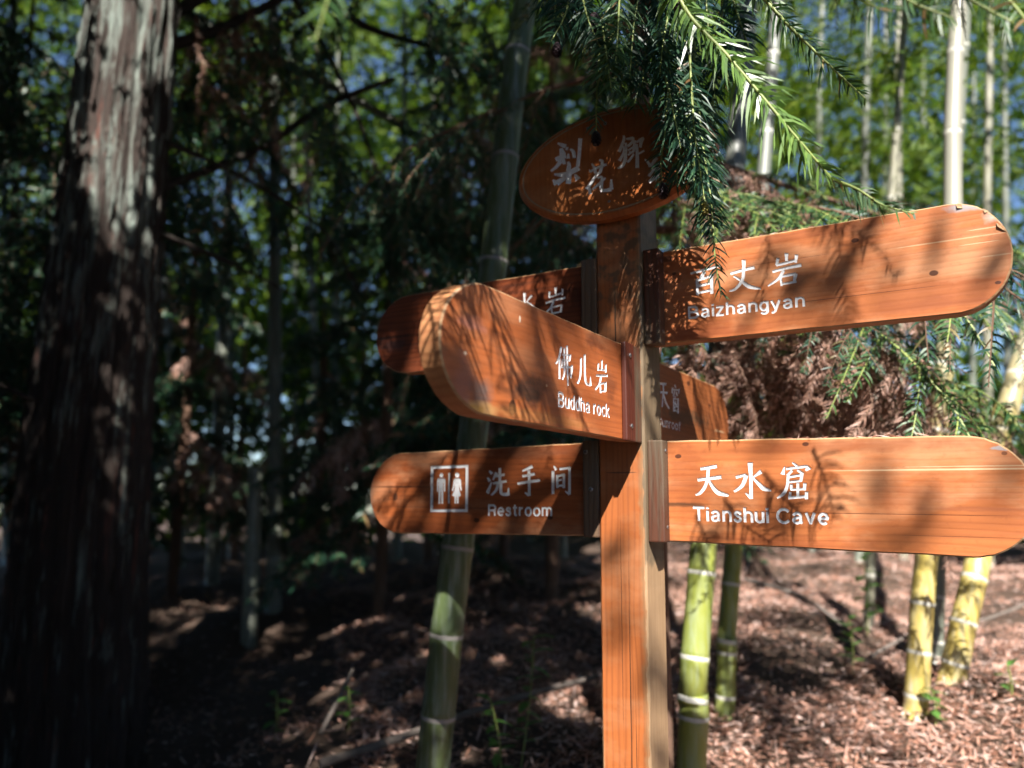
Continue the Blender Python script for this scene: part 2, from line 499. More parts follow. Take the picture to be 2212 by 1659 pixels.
GL = {"RU":{"bai":[[[1397,4446],[1444,4450],[1510,4456],[1583,4463],[1649,4470],[1707,4477],[1762,4484],[1814,4491],[1861,4497],[1904,4504],[1944,4510],[1977,4516],[2000,4520],[1989,4567],[1965,4564],[1932,4560],[1892,4555],[1849,4550],[1802,4544],[1750,4537],[1694,4530],[1637,4523],[1572,4515],[1499,4506],[1433,4497],[1387,4491]],[[1662,4492],[1572,4357],[1633,4313],[1717,4451]],[[1500,4337],[1501,4003],[1560,3997],[1559,4331]],[[1532,4279],[1582,4287],[1655,4300],[1729,4313],[1787,4323],[1823,4329],[1847,4334],[1863,4337],[1875,4339],[1859,4396],[1847,4393],[1831,4390],[1807,4386],[1772,4379],[1714,4369],[1639,4356],[1567,4344],[1517,4336]],[[1557,4161],[1827,4194],[1816,4247],[1545,4214]],[[1551,4022],[1827,4044],[1818,4097],[1542,4076]],[[1795,4378],[1786,3994],[1853,3986],[1858,4369]]],"zhang":[[[2212,4318],[2257,4325],[2323,4335],[2395,4346],[2460,4354],[2522,4359],[2586,4363],[2642,4366],[2681,4368],[2670,4437],[2631,4433],[2575,4428],[2511,4422],[2448,4415],[2381,4405],[2309,4393],[2243,4382],[2198,4374]],[[2433,4597],[2435,4562],[2436,4514],[2437,4460],[2435,4406],[2430,4353],[2425,4298],[2416,4246],[2402,4201],[2378,4159],[2346,4118],[2310,4082],[2278,4055],[2250,4036],[2218,4024],[2188,4017],[2166,4010],[2173,3981],[2196,3981],[2230,3981],[2270,3988],[2311,4005],[2350,4036],[2390,4074],[2427,4119],[2457,4169],[2476,4224],[2486,4283],[2491,4340],[2496,4394],[2502,4448],[2507,4504],[2510,4552],[2513,4585]],[[2254,4275],[2277,4254],[2310,4224],[2347,4190],[2384,4156],[2418,4119],[2454,4076],[2495,4033],[2545,3994],[2608,3973],[2675,3960],[2735,3951],[2776,3947],[2781,3978],[2742,3996],[2686,4018],[2627,4044],[2579,4072],[2539,4096],[2499,4129],[2459,4165],[2418,4199],[2377,4231],[2337,4262],[2301,4288],[2276,4306]]],"yan":[[[3096,4531],[3064,4387],[3113,4369],[3149,4511]],[[3086,4352],[3441,4394],[3432,4445],[3076,4407]],[[3245,4598],[3251,4438],[3298,4430],[3318,4585]],[[3431,4542],[3419,4379],[3460,4368],[3494,4525]],[[3012,4237],[3061,4244],[3129,4253],[3206,4263],[3278,4270],[3351,4274],[3428,4276],[3497,4278],[3544,4278],[3536,4348],[3488,4344],[3420,4339],[3342,4334],[3269,4327],[3196,4319],[3118,4309],[3049,4300],[3001,4294]],[[3195,4286],[3177,4256],[3152,4214],[3122,4169],[3089,4131],[3045,4097],[2990,4063],[2937,4033],[2901,4011],[2917,3980],[2956,3997],[3012,4022],[3072,4052],[3124,4086],[3164,4129],[3198,4177],[3225,4219],[3244,4248]],[[3128,4136],[3147,3958],[3191,3960],[3172,4137]],[[3159,4120],[3443,4134],[3436,4188],[3152,4174]],[[3399,4180],[3368,4003],[3413,3986],[3467,4155]],[[3162,3974],[3442,3981],[3437,4028],[3157,4021]]]},"RL":{"tian":[[[1484,491],[1811,528],[1801,603],[1477,546]],[[1602,530],[1584,317],[1648,313],[1667,526]],[[1417,276],[1889,323],[1882,394],[1411,333]],[[1588,335],[1577,305],[1561,263],[1543,218],[1524,180],[1503,149],[1480,120],[1456,94],[1434,75],[1417,60],[1396,48],[1375,38],[1360,29],[1367,2],[1384,2],[1409,4],[1440,11],[1473,26],[1501,51],[1529,80],[1556,114],[1580,151],[1601,195],[1619,244],[1634,287],[1644,317]],[[1609,305],[1623,270],[1645,220],[1671,166],[1696,120],[1719,87],[1743,58],[1771,32],[1808,9],[1860,-3],[1917,-10],[1969,-14],[2005,-15],[2016,29],[1983,42],[1935,57],[1886,75],[1849,94],[1824,106],[1803,120],[1782,139],[1758,164],[1729,201],[1697,248],[1668,294],[1646,324]]],"shui":[[[2390,626],[2395,575],[2401,502],[2407,418],[2411,331],[2409,231],[2406,118],[2402,14],[2399,-58],[2466,-58],[2468,14],[2472,118],[2476,232],[2478,332],[2482,421],[2485,506],[2487,580],[2490,631]],[[2321,44],[2401,-52],[2450,13],[2335,62]],[[2166,323],[2358,375],[2347,424],[2153,378]],[[2330,411],[2316,373],[2297,318],[2274,262],[2249,220],[2219,185],[2177,150],[2135,120],[2106,97],[2126,64],[2159,79],[2206,103],[2259,136],[2306,176],[2339,232],[2365,294],[2384,350],[2398,388]],[[2620,494],[2483,365],[2498,342],[2666,422]],[[2459,335],[2477,308],[2505,270],[2536,229],[2562,195],[2582,169],[2600,144],[2622,119],[2651,96],[2693,87],[2737,83],[2776,83],[2803,84],[2811,111],[2787,125],[2754,140],[2719,158],[2695,177],[2677,186],[2660,201],[2640,220],[2616,244],[2583,273],[2547,308],[2513,340],[2488,361]]],"ku":[[[3194,603],[3271,524],[3303,565],[3213,627]],[[3059,548],[2985,403],[3062,383],[3077,543]],[[3089,471],[3457,515],[3453,565],[3085,521]],[[3467,567],[3420,471],[3441,448],[3536,490]],[[3184,491],[3085,389],[3120,352],[3219,455]],[[3273,460],[3374,371],[3409,419],[3299,495]],[[3141,324],[3378,363],[3373,411],[3135,372]],[[3337,395],[3313,276],[3364,266],[3393,384]],[[3125,234],[3356,257],[3354,300],[3122,277]],[[3092,371],[3090,339],[3087,294],[3082,245],[3074,202],[3060,164],[3042,126],[3022,92],[3001,65],[2978,39],[2947,14],[2917,-8],[2896,-25],[2910,-53],[2935,-43],[2970,-28],[3010,-6],[3047,22],[3073,60],[3094,102],[3111,145],[3125,190],[3135,239],[3140,291],[3142,338],[3144,369]],[[3259,244],[3247,-15],[3299,-15],[3312,244]],[[3141,216],[3140,108],[3192,110],[3193,218]],[[3154,94],[3410,107],[3410,154],[3154,141]],[[3377,240],[3367,105],[3419,102],[3438,236]],[[3124,80],[3100,-39],[3147,-46],[3170,73]],[[3106,-61],[3445,-30],[3444,23],[3104,-7]],[[3397,82],[3393,-57],[3450,-57],[3459,82]]]},"RR":{"frame":[[[-4927,595],[-3862,612],[-3866,682],[-4932,668]],[[-4936,659],[-4930,-404],[-4854,-404],[-4859,657]],[[-3934,675],[-3932,-389],[-3860,-388],[-3861,673]],[[-4926,-407],[-3864,-391],[-3865,-326],[-4928,-340]]],"man":[[[-4568,445],[-4572,425],[-4583,407],[-4599,395],[-4619,391],[-4639,396],[-4656,408],[-4668,425],[-4672,446],[-4669,467],[-4658,485],[-4641,496],[-4621,500],[-4601,496],[-4584,484],[-4573,466]],[[-4723,378],[-4529,376],[-4504,341],[-4503,68],[-4542,68],[-4551,286],[-4565,286],[-4558,-214],[-4610,-215],[-4622,71],[-4636,71],[-4644,-215],[-4693,-215],[-4695,286],[-4707,286],[-4710,63],[-4746,63],[-4746,343]]],"divider":[[[-4424,500],[-4420,-205],[-4373,-205],[-4377,499]]],"woman":[[[-4108,447],[-4112,424],[-4125,405],[-4145,392],[-4169,388],[-4193,393],[-4213,406],[-4227,425],[-4233,448],[-4228,471],[-4215,491],[-4195,504],[-4171,508],[-4147,503],[-4127,490],[-4113,470]],[[-4266,348],[-4288,190],[-4320,95],[-4275,79],[-4243,182],[-4231,245],[-4229,166],[-4242,95],[-4312,-23],[-4233,-49],[-4236,-203],[-4188,-203],[-4183,-49],[-4171,-49],[-4164,-202],[-4120,-202],[-4119,-49],[-4055,-22],[-4100,87],[-4113,166],[-4110,244],[-4094,181],[-4067,83],[-4028,95],[-4053,197],[-4062,346],[-4101,376],[-4227,377]]],"xi":[[[-3305,521],[-3244,435],[-3176,485],[-3272,545]],[[-3352,370],[-3303,276],[-3232,314],[-3315,390]],[[-3242,286],[-3373,53],[-3286,26],[-3201,273]],[[-3376,57],[-3310,9],[-3275,45],[-3346,88]],[[-3133,507],[-3209,334],[-3162,316],[-3057,478]],[[-3106,380],[-2870,416],[-2883,473],[-3119,437]],[[-3045,591],[-3042,271],[-2969,270],[-2972,590]],[[-3178,220],[-2816,272],[-2828,328],[-3191,277]],[[-3085,271],[-3093,241],[-3103,198],[-3117,154],[-3134,119],[-3157,88],[-3190,55],[-3223,26],[-3246,5],[-3210,-26],[-3183,-9],[-3145,18],[-3103,50],[-3067,88],[-3045,134],[-3029,183],[-3018,226],[-3010,256]],[[-3009,264],[-3012,224],[-3016,164],[-3017,102],[-3013,52],[-2999,18],[-2973,-7],[-2944,-18],[-2916,-24],[-2880,-28],[-2838,-27],[-2802,-25],[-2778,-25],[-2790,58],[-2814,53],[-2848,48],[-2880,44],[-2904,44],[-2919,47],[-2926,48],[-2928,50],[-2933,64],[-2939,104],[-2941,163],[-2940,221],[-2941,262]],[[-2740,-18],[-2762,156],[-2790,157],[-2829,-15]]],"shou":[[[-2183,654],[-2434,534],[-2413,496],[-2142,579]],[[-2417,375],[-2104,421],[-2118,483],[-2430,431]],[[-2541,218],[-1968,285],[-1979,350],[-2551,274]],[[-2292,535],[-2291,487],[-2288,419],[-2285,341],[-2283,267],[-2283,190],[-2283,106],[-2284,31],[-2285,-22],[-2212,-22],[-2212,31],[-2212,106],[-2213,190],[-2214,267],[-2216,342],[-2218,420],[-2221,488],[-2223,536]],[[-2370,41],[-2278,-39],[-2229,25],[-2353,63]]],"jian":[[[-1653,606],[-1607,514],[-1547,545],[-1618,624]],[[-1694,513],[-1696,20],[-1629,20],[-1627,513]],[[-1498,520],[-1243,549],[-1252,606],[-1507,575]],[[-1296,588],[-1300,7],[-1235,7],[-1231,587]],[[-1380,74],[-1286,-9],[-1244,46],[-1367,91]],[[-1588,431],[-1584,147],[-1524,148],[-1528,432]],[[-1567,369],[-1368,403],[-1381,457],[-1579,421]],[[-1427,441],[-1434,145],[-1371,144],[-1365,439]],[[-1524,286],[-1441,300],[-1451,343],[-1533,329]],[[-1542,167],[-1402,184],[-1409,227],[-1549,210]]]},"BU":{"fo":[[[-3844,2420],[-3847,2405],[-3852,2384],[-3858,2359],[-3868,2332],[-3880,2301],[-3896,2266],[-3913,2232],[-3931,2202],[-3954,2176],[-3980,2151],[-4004,2130],[-4021,2114],[-3965,2105],[-3948,2120],[-3922,2143],[-3894,2170],[-3868,2200],[-3846,2233],[-3825,2269],[-3807,2305],[-3792,2337],[-3781,2366],[-3772,2392],[-3766,2414],[-3762,2430]],[[-3898,2217],[-3901,1869],[-3836,1877],[-3833,2228]],[[-3778,2277],[-3464,2309],[-3456,2346],[-3772,2308]],[[-3523,2340],[-3531,2234],[-3463,2242],[-3440,2350]],[[-3782,2189],[-3486,2222],[-3480,2255],[-3777,2221]],[[-3790,2227],[-3815,2064],[-3764,2070],[-3741,2233]],[[-3794,2063],[-3405,2121],[-3405,2156],[-3795,2097]],[[-3458,2165],[-3458,2148],[-3460,2124],[-3462,2097],[-3465,2069],[-3469,2037],[-3474,2002],[-3479,1969],[-3482,1946],[-3442,1949],[-3431,1972],[-3417,2006],[-3402,2043],[-3390,2077],[-3384,2106],[-3381,2135],[-3378,2159],[-3376,2176]],[[-3546,2029],[-3470,1937],[-3407,1959],[-3526,2036]],[[-3729,2417],[-3726,2355],[-3721,2265],[-3718,2172],[-3717,2098],[-3718,2050],[-3722,2017],[-3727,1992],[-3736,1967],[-3751,1941],[-3771,1917],[-3791,1895],[-3806,1880],[-3743,1874],[-3730,1889],[-3710,1912],[-3688,1939],[-3672,1969],[-3662,1997],[-3657,2025],[-3654,2059],[-3654,2107],[-3655,2181],[-3660,2276],[-3665,2365],[-3669,2427]],[[-3633,2470],[-3631,2412],[-3629,2329],[-3625,2235],[-3621,2144],[-3613,2051],[-3603,1951],[-3593,1861],[-3585,1799],[-3546,1804],[-3547,1868],[-3549,1959],[-3552,2061],[-3554,2155],[-3557,2246],[-3559,2340],[-3561,2424],[-3562,2483]]],"er":[[[-3105,2350],[-3107,2309],[-3109,2251],[-3113,2188],[-3118,2134],[-3126,2091],[-3134,2053],[-3145,2019],[-3159,1987],[-3182,1957],[-3210,1929],[-3237,1904],[-3257,1886],[-3183,1878],[-3166,1896],[-3141,1922],[-3113,1954],[-3090,1988],[-3075,2023],[-3065,2059],[-3057,2098],[-3050,2142],[-3044,2197],[-3041,2261],[-3038,2319],[-3036,2360]],[[-2964,2428],[-2964,2358],[-2966,2257],[-2965,2152],[-2960,2069],[-2954,2013],[-2945,1970],[-2930,1937],[-2903,1911],[-2852,1894],[-2787,1893],[-2736,1897],[-2705,1898],[-2698,1953],[-2731,1948],[-2772,1942],[-2803,1939],[-2825,1944],[-2845,1960],[-2862,1987],[-2876,2027],[-2886,2081],[-2890,2163],[-2890,2269],[-2888,2370],[-2886,2440]],[[-2656,1915],[-2690,2076],[-2714,2073],[-2736,1904]]],"yan":[[[-2251,2437],[-2244,2253],[-2180,2262],[-2183,2448]],[[-2397,2361],[-2411,2216],[-2349,2224],[-2335,2370]],[[-2406,2224],[-2042,2257],[-2031,2295],[-2395,2261]],[[-2085,2382],[-2085,2230],[-2020,2239],[-2011,2393]],[[-2467,2103],[-1977,2160],[-1972,2208],[-2463,2145]],[[-2301,2128],[-2312,2104],[-2326,2069],[-2345,2031],[-2371,1996],[-2410,1962],[-2462,1925],[-2512,1892],[-2547,1868],[-2479,1854],[-2445,1878],[-2396,1912],[-2342,1952],[-2299,1992],[-2270,2032],[-2250,2072],[-2236,2108],[-2227,2133]],[[-2337,1997],[-2315,1822],[-2252,1831],[-2270,2008]],[[-2309,1975],[-2043,2024],[-2053,2058],[-2319,2009]],[[-2110,2050],[-2128,1867],[-2043,1876],[-2020,2060]],[[-2287,1843],[-2058,1869],[-2057,1908],[-2286,1880]]]},"SU":{"tian":[[[692,2351],[1090,2382],[1113,2440],[712,2405]],[[883,2385],[882,2165],[966,2175],[967,2397]],[[626,2162],[1165,2200],[1185,2253],[644,2211]],[[855,2173],[788,1877],[854,1882],[939,2180]],[[886,2167],[902,2134],[927,2087],[960,2035],[997,1989],[1055,1953],[1122,1920],[1184,1892],[1228,1873],[1304,1897],[1267,1918],[1213,1947],[1156,1981],[1110,2017],[1066,2057],[1024,2106],[989,2151],[963,2183]]],"chuang":[[[1626,2466],[1669,2392],[1758,2410],[1691,2480]],[[1470,2388],[1418,2243],[1507,2250],[1547,2395]],[[1477,2317],[1949,2356],[1965,2400],[1491,2357]],[[1892,2409],[1848,2285],[1928,2291],[1997,2417]],[[1590,2316],[1506,2190],[1588,2193],[1673,2320]],[[1693,2305],[1762,2219],[1852,2238],[1782,2324]],[[1636,2221],[1607,2156],[1661,2159],[1691,2225]],[[1521,2155],[1509,1845],[1593,1853],[1599,2164]],[[1529,2123],[1864,2144],[1881,2181],[1546,2160]],[[1803,2176],[1782,1831],[1874,1840],[1896,2186]],[[1528,1858],[1846,1870],[1867,1907],[1548,1895]],[[1670,2109],[1560,2009],[1626,2007],[1742,2107]],[[1600,2055],[1728,1959],[1802,1977],[1667,2072]],[[1720,2047],[1566,1923],[1637,1919],[1786,2043]]]},"BL":{"shui":[[[-2415,4533],[-2412,4498],[-2409,4448],[-2406,4389],[-2403,4327],[-2402,4254],[-2401,4170],[-2400,4093],[-2399,4039],[-2350,4034],[-2351,4087],[-2352,4164],[-2353,4248],[-2353,4321],[-2351,4382],[-2348,4440],[-2345,4489],[-2342,4523]],[[-2211,4464],[-2324,4323],[-2306,4308],[-2159,4420]],[[-2335,4298],[-2314,4284],[-2284,4266],[-2252,4245],[-2226,4225],[-2207,4203],[-2190,4176],[-2170,4147],[-2144,4118],[-2106,4097],[-2065,4080],[-2029,4067],[-2004,4060],[-1993,4080],[-2014,4096],[-2045,4117],[-2077,4141],[-2101,4163],[-2123,4180],[-2145,4203],[-2169,4228],[-2198,4252],[-2231,4274],[-2267,4294],[-2299,4310],[-2322,4321]],[[-2624,4304],[-2441,4313],[-2450,4353],[-2633,4345]],[[-2472,4343],[-2483,4313],[-2499,4269],[-2518,4224],[-2540,4191],[-2568,4167],[-2607,4147],[-2645,4130],[-2672,4117],[-2656,4091],[-2627,4099],[-2584,4111],[-2537,4130],[-2496,4157],[-2468,4198],[-2447,4247],[-2431,4292],[-2420,4322]]],"yan":[[[-1755,4476],[-1767,4336],[-1722,4327],[-1707,4466]],[[-1746,4313],[-1419,4367],[-1432,4406],[-1760,4352]],[[-1613,4548],[-1597,4386],[-1554,4381],[-1546,4540]],[[-1434,4489],[-1428,4336],[-1398,4332],[-1382,4481]],[[-1819,4194],[-1777,4202],[-1716,4213],[-1648,4225],[-1583,4234],[-1514,4240],[-1440,4245],[-1373,4249],[-1327,4252],[-1338,4302],[-1385,4298],[-1451,4292],[-1526,4286],[-1595,4278],[-1663,4269],[-1732,4257],[-1793,4247],[-1836,4239]],[[-1658,4240],[-1670,4215],[-1687,4179],[-1706,4141],[-1726,4110],[-1749,4086],[-1776,4063],[-1802,4044],[-1821,4030],[-1792,3999],[-1773,4012],[-1745,4031],[-1714,4054],[-1686,4081],[-1662,4115],[-1639,4154],[-1620,4189],[-1607,4213]],[[-1709,4098],[-1688,3951],[-1647,3951],[-1668,4097]],[[-1670,4076],[-1426,4104],[-1437,4143],[-1681,4115]],[[-1457,4135],[-1479,3970],[-1437,3958],[-1397,4118]],[[-1663,3940],[-1430,3958],[-1439,3995],[-1672,3977]]]},"OV":{"li":[[[-1206,7555],[-1191,7538],[-1168,7515],[-1141,7490],[-1116,7466],[-1088,7447],[-1059,7427],[-1034,7410],[-1017,7397],[-976,7484],[-995,7493],[-1021,7508],[-1050,7524],[-1078,7540],[-1107,7552],[-1139,7566],[-1168,7579],[-1189,7586]],[[-985,7437],[-1011,7368],[-953,7337],[-928,7406]],[[-1151,7430],[-1153,7405],[-1152,7370],[-1150,7333],[-1151,7301],[-1145,7272],[-1140,7240],[-1136,7210],[-1133,7189],[-984,7175],[-987,7195],[-991,7226],[-997,7262],[-1004,7299],[-1024,7337],[-1046,7376],[-1066,7411],[-1084,7434]],[[-1237,7160],[-1038,7133],[-1078,7288],[-1263,7257]],[[-1112,7183],[-1068,7042],[-990,7045],[-1025,7186]],[[-1163,7181],[-1180,7158],[-1205,7127],[-1233,7094],[-1259,7067],[-1289,7044],[-1325,7023],[-1358,7004],[-1380,6989],[-1346,6940],[-1320,6949],[-1283,6963],[-1241,6980],[-1202,7001],[-1165,7026],[-1128,7055],[-1097,7082],[-1075,7099]],[[-957,7271],[-981,7164],[-896,7144],[-918,7261]],[[-903,7343],[-891,7328],[-874,7310],[-861,7292],[-857,7277],[-850,7250],[-845,7207],[-841,7165],[-839,7135],[-751,7123],[-754,7153],[-759,7197],[-766,7246],[-780,7292],[-808,7328],[-839,7352],[-864,7366],[-881,7374]],[[-695,7556],[-698,7502],[-702,7424],[-708,7337],[-715,7254],[-725,7169],[-737,7078],[-748,6996],[-756,6939],[-669,6909],[-661,6966],[-649,7048],[-637,7139],[-627,7225],[-619,7309],[-612,7397],[-606,7474],[-602,7528]],[[-974,7081],[-971,7065],[-967,7045],[-965,7026],[-967,7009],[-972,6982],[-981,6947],[-991,6911],[-999,6887],[-882,6842],[-880,6868],[-876,6907],[-872,6950],[-872,6991],[-883,7027],[-899,7057],[-913,7078],[-924,7091]],[[-1285,6858],[-1261,6842],[-1226,6822],[-1184,6801],[-1140,6783],[-1098,6775],[-1055,6769],[-1011,6765],[-964,6765],[-915,6768],[-864,6775],[-816,6784],[-773,6792],[-735,6804],[-700,6816],[-673,6828],[-654,6836],[-714,6944],[-734,6938],[-763,6930],[-796,6920],[-831,6912],[-869,6900],[-913,6888],[-957,6877],[-997,6870],[-1034,6868],[-1070,6869],[-1106,6872],[-1141,6877],[-1177,6879],[-1216,6885],[-1253,6891],[-1279,6894]],[[-990,6853],[-1002,6603],[-883,6569],[-852,6812]],[[-1329,6752],[-1281,6605],[-1164,6669],[-1297,6769]],[[-1179,6589],[-1157,6605],[-1125,6625],[-1091,6645],[-1063,6661],[-1042,6672],[-1021,6681],[-1002,6689],[-988,6696],[-1014,6762],[-1030,6765],[-1055,6766],[-1085,6766],[-1119,6762],[-1157,6753],[-1200,6741],[-1238,6729],[-1266,6723]],[[-804,6757],[-764,6606],[-647,6648],[-762,6771]]],"hua":[[[-403,6906],[-395,6886],[-382,6859],[-368,6830],[-360,6803],[-352,6773],[-345,6736],[-339,6701],[-335,6676],[-265,6672],[-269,6697],[-274,6733],[-282,6774],[-293,6813],[-314,6848],[-336,6879],[-357,6904],[-372,6921]],[[-451,6799],[-450,6734],[-416,6729],[-423,6794]],[[-421,6718],[-390,6727],[-347,6741],[-298,6755],[-249,6765],[-194,6773],[-132,6780],[-74,6784],[-34,6788],[-51,6843],[-91,6840],[-149,6835],[-213,6829],[-271,6820],[-323,6807],[-373,6790],[-415,6774],[-445,6763]],[[-213,6924],[-199,6916],[-182,6909],[-173,6902],[-177,6905],[-176,6895],[-178,6867],[-181,6837],[-184,6815],[-118,6793],[-115,6814],[-110,6845],[-107,6881],[-113,6919],[-143,6951],[-172,6963],[-195,6966],[-208,6968]],[[-187,6839],[-194,6813],[-204,6775],[-216,6738],[-228,6712],[-241,6696],[-262,6682],[-283,6671],[-299,6661],[-263,6606],[-246,6612],[-220,6621],[-190,6637],[-162,6662],[-144,6699],[-131,6741],[-121,6780],[-114,6806]],[[-305,6663],[-326,6641],[-355,6610],[-388,6573],[-420,6538],[-452,6500],[-488,6458],[-520,6420],[-543,6394],[-466,6332],[-446,6360],[-417,6400],[-385,6444],[-356,6485],[-328,6523],[-299,6563],[-274,6598],[-257,6622]],[[-466,6379],[-465,6250],[-384,6242],[-409,6373]],[[-368,6316],[-347,6325],[-318,6338],[-284,6356],[-245,6376],[-200,6408],[-146,6446],[-95,6481],[-61,6506],[-89,6542],[-126,6521],[-180,6490],[-237,6457],[-285,6429],[-320,6404],[-351,6381],[-375,6362],[-392,6348]],[[-244,6539],[-227,6541],[-202,6546],[-180,6548],[-177,6548],[-185,6553],[-184,6541],[-184,6522],[-183,6508],[-118,6501],[-120,6515],[-124,6538],[-132,6565],[-159,6596],[-194,6600],[-222,6594],[-247,6585],[-263,6579]],[[-183,6526],[-190,6497],[-200,6454],[-210,6407],[-216,6365],[-213,6328],[-206,6296],[-198,6272],[-194,6256],[-114,6266],[-119,6282],[-127,6303],[-133,6324],[-136,6348],[-134,6383],[-129,6428],[-122,6471],[-118,6501]],[[-183,6241],[-161,6236],[-129,6229],[-92,6221],[-56,6216],[-21,6211],[14,6208],[44,6206],[65,6204],[38,6304],[20,6299],[-7,6293],[-37,6288],[-64,6285],[-93,6290],[-127,6298],[-158,6306],[-180,6312]],[[102,6235],[74,6465],[36,6472],[10,6253]]],"xiang":[[[324,7358],[324,7341],[326,7320],[324,7296],[314,7265],[293,7215],[261,7149],[228,7087],[206,7043],[269,7001],[291,7044],[324,7107],[357,7175],[380,7231],[385,7277],[380,7314],[371,7340],[365,7356]],[[398,7249],[415,7241],[440,7231],[468,7222],[495,7214],[519,7218],[540,7224],[556,7231],[566,7236],[548,7281],[535,7282],[518,7281],[500,7281],[483,7283],[464,7282],[439,7283],[415,7285],[398,7285]],[[535,7264],[532,7249],[530,7229],[525,7210],[515,7196],[496,7177],[465,7154],[434,7133],[412,7118],[451,7066],[473,7080],[506,7100],[541,7124],[569,7150],[581,7181],[584,7212],[582,7237],[580,7252]],[[365,7188],[379,6969],[424,6961],[419,7178]],[[322,7128],[323,7102],[323,7067],[321,7029],[314,6993],[292,6956],[262,6914],[231,6875],[209,6849],[277,6796],[293,6827],[318,6871],[344,6920],[362,6967],[372,7011],[376,7054],[376,7090],[377,7115]],[[347,6977],[345,6951],[344,6915],[341,6878],[334,6845],[324,6813],[310,6780],[294,6751],[279,6731],[262,6716],[238,6705],[212,6697],[193,6689],[206,6653],[227,6651],[259,6651],[296,6655],[332,6670],[358,6700],[379,6735],[396,6773],[409,6812],[415,6855],[415,6899],[413,6937],[411,6963]],[[556,7198],[552,7161],[547,7107],[541,7051],[535,7009],[531,6985],[526,6969],[521,6957],[517,6947],[557,6917],[564,6924],[575,6936],[586,6955],[597,6984],[603,7029],[610,7086],[615,7141],[619,7178]],[[448,6988],[563,7019],[535,7072],[430,7023]],[[452,6950],[565,6923],[564,6964],[452,6982]],[[439,6885],[547,6933],[528,6967],[417,6924]],[[545,6916],[529,6898],[506,6872],[481,6845],[460,6824],[442,6809],[425,6797],[409,6787],[398,6779],[434,6731],[445,6739],[461,6749],[481,6763],[501,6781],[523,6806],[546,6835],[568,6863],[582,6882]],[[600,7103],[599,7064],[600,7009],[600,6946],[600,6881],[597,6807],[594,6722],[590,6645],[587,6592],[672,6572],[671,6626],[672,6704],[672,6789],[671,6865],[667,6933],[663,6998],[657,7054],[653,7093]],[[633,7115],[654,7119],[683,7125],[714,7132],[740,7137],[758,7146],[775,7154],[788,7160],[798,7166],[773,7219],[761,7218],[745,7215],[726,7212],[704,7207],[681,7194],[654,7179],[629,7165],[612,7154]],[[736,7212],[727,7197],[713,7175],[699,7148],[687,7120],[681,7088],[678,7056],[677,7027],[676,7008],[734,6989],[738,7007],[742,7033],[748,7061],[755,7083],[764,7104],[777,7128],[790,7149],[799,7164]],[[672,6856],[799,6894],[778,6938],[653,6895]]],"li2":[[[785,6721],[795,6705],[810,6683],[826,6660],[837,6638],[850,6615],[864,6585],[876,6556],[885,6536],[940,6550],[932,6571],[919,6600],[904,6633],[887,6665],[863,6690],[839,6711],[817,6727],[801,6738]],[[1030,6730],[1019,6720],[1003,6704],[985,6686],[966,6665],[946,6639],[924,6610],[904,6582],[891,6563],[934,6523],[951,6540],[974,6564],[999,6590],[1021,6611],[1039,6630],[1057,6648],[1072,6663],[1083,6674]],[[946,6470],[847,6376],[899,6326],[980,6436]],[[1070,6615],[1058,6600],[1040,6578],[1019,6551],[996,6522],[968,6486],[935,6443],[906,6403],[885,6375],[914,6349],[938,6374],[971,6410],[1007,6449],[1037,6482],[1063,6507],[1088,6530],[1109,6548],[1124,6561]],[[1093,6489],[1075,6467],[1051,6435],[1025,6401],[1001,6376],[981,6356],[959,6337],[935,6320],[914,6305],[896,6290],[879,6278],[864,6267],[853,6258],[887,6200],[901,6203],[921,6208],[944,6216],[969,6227],[993,6241],[1020,6257],[1049,6278],[1077,6304],[1099,6342],[1120,6384],[1136,6423],[1147,6450]],[[1008,6428],[1104,6449],[1084,6501],[988,6480]]]}}
def glyphs(b, nm='character', skip=()):
    return [('pictogram' if k in ('frame', 'man', 'divider', 'woman') else nm, [[(x/1e4, y/1e4) for x, y in p] for p in polys]) for k, polys in GL[b].items()]

# board materials: one varnish, each board with its own grain, knots and wear
LG = (.62, .205, .066)
knot = lambda u, v, r=.004: (u, v, r*1.5, r, KN, .9, .5)
W_RU = wood('varnish_upper_right', LG, REDD, 'X', 3.1, [(.16, .325, .14, .022, (.24, .062, .022), .75, 1.8), (.36, .49, .16, .014, (.24, .062, .022), .55, 1.8), (.10, .42, .05, .08, (.24, .062, .022), .5, 1.5), (.42, .36, .16, .0007, (.10, .03, .013), .8, .5), (.30, .445, .10, .0006, (.10, .03, .013), .7, .5), (.55, .33, .12, .014, (.24, .062, .022), .5, 1.8), knot(.449, .463), knot(.57, .383, .0045), knot(.662, .353, .003), (.092, .486, .012, .007, (.09, .03, .015), .8, .9), knot(.105, .452, .003),
     (.634, .494, .042, .010, GREY, .95, 1.6), (.668, .468, .018, .012, (.55, .42, .38), .8, 2.2), (.60, .437, .09, .0012, PALE, .5, 1.2), (.655, .449, .03, .001, PALE, .7, .8), (.64, .425, .03, .0009, PALE, .6, .8),
     (.67, .40, .03, .0011, PALE, .5, .8), (.69, .39, .012, .06, (.35, .10, .05), .5, .8)], weather=.45, wcol=(.38, .105, .034), fade=.5, lines=.16)
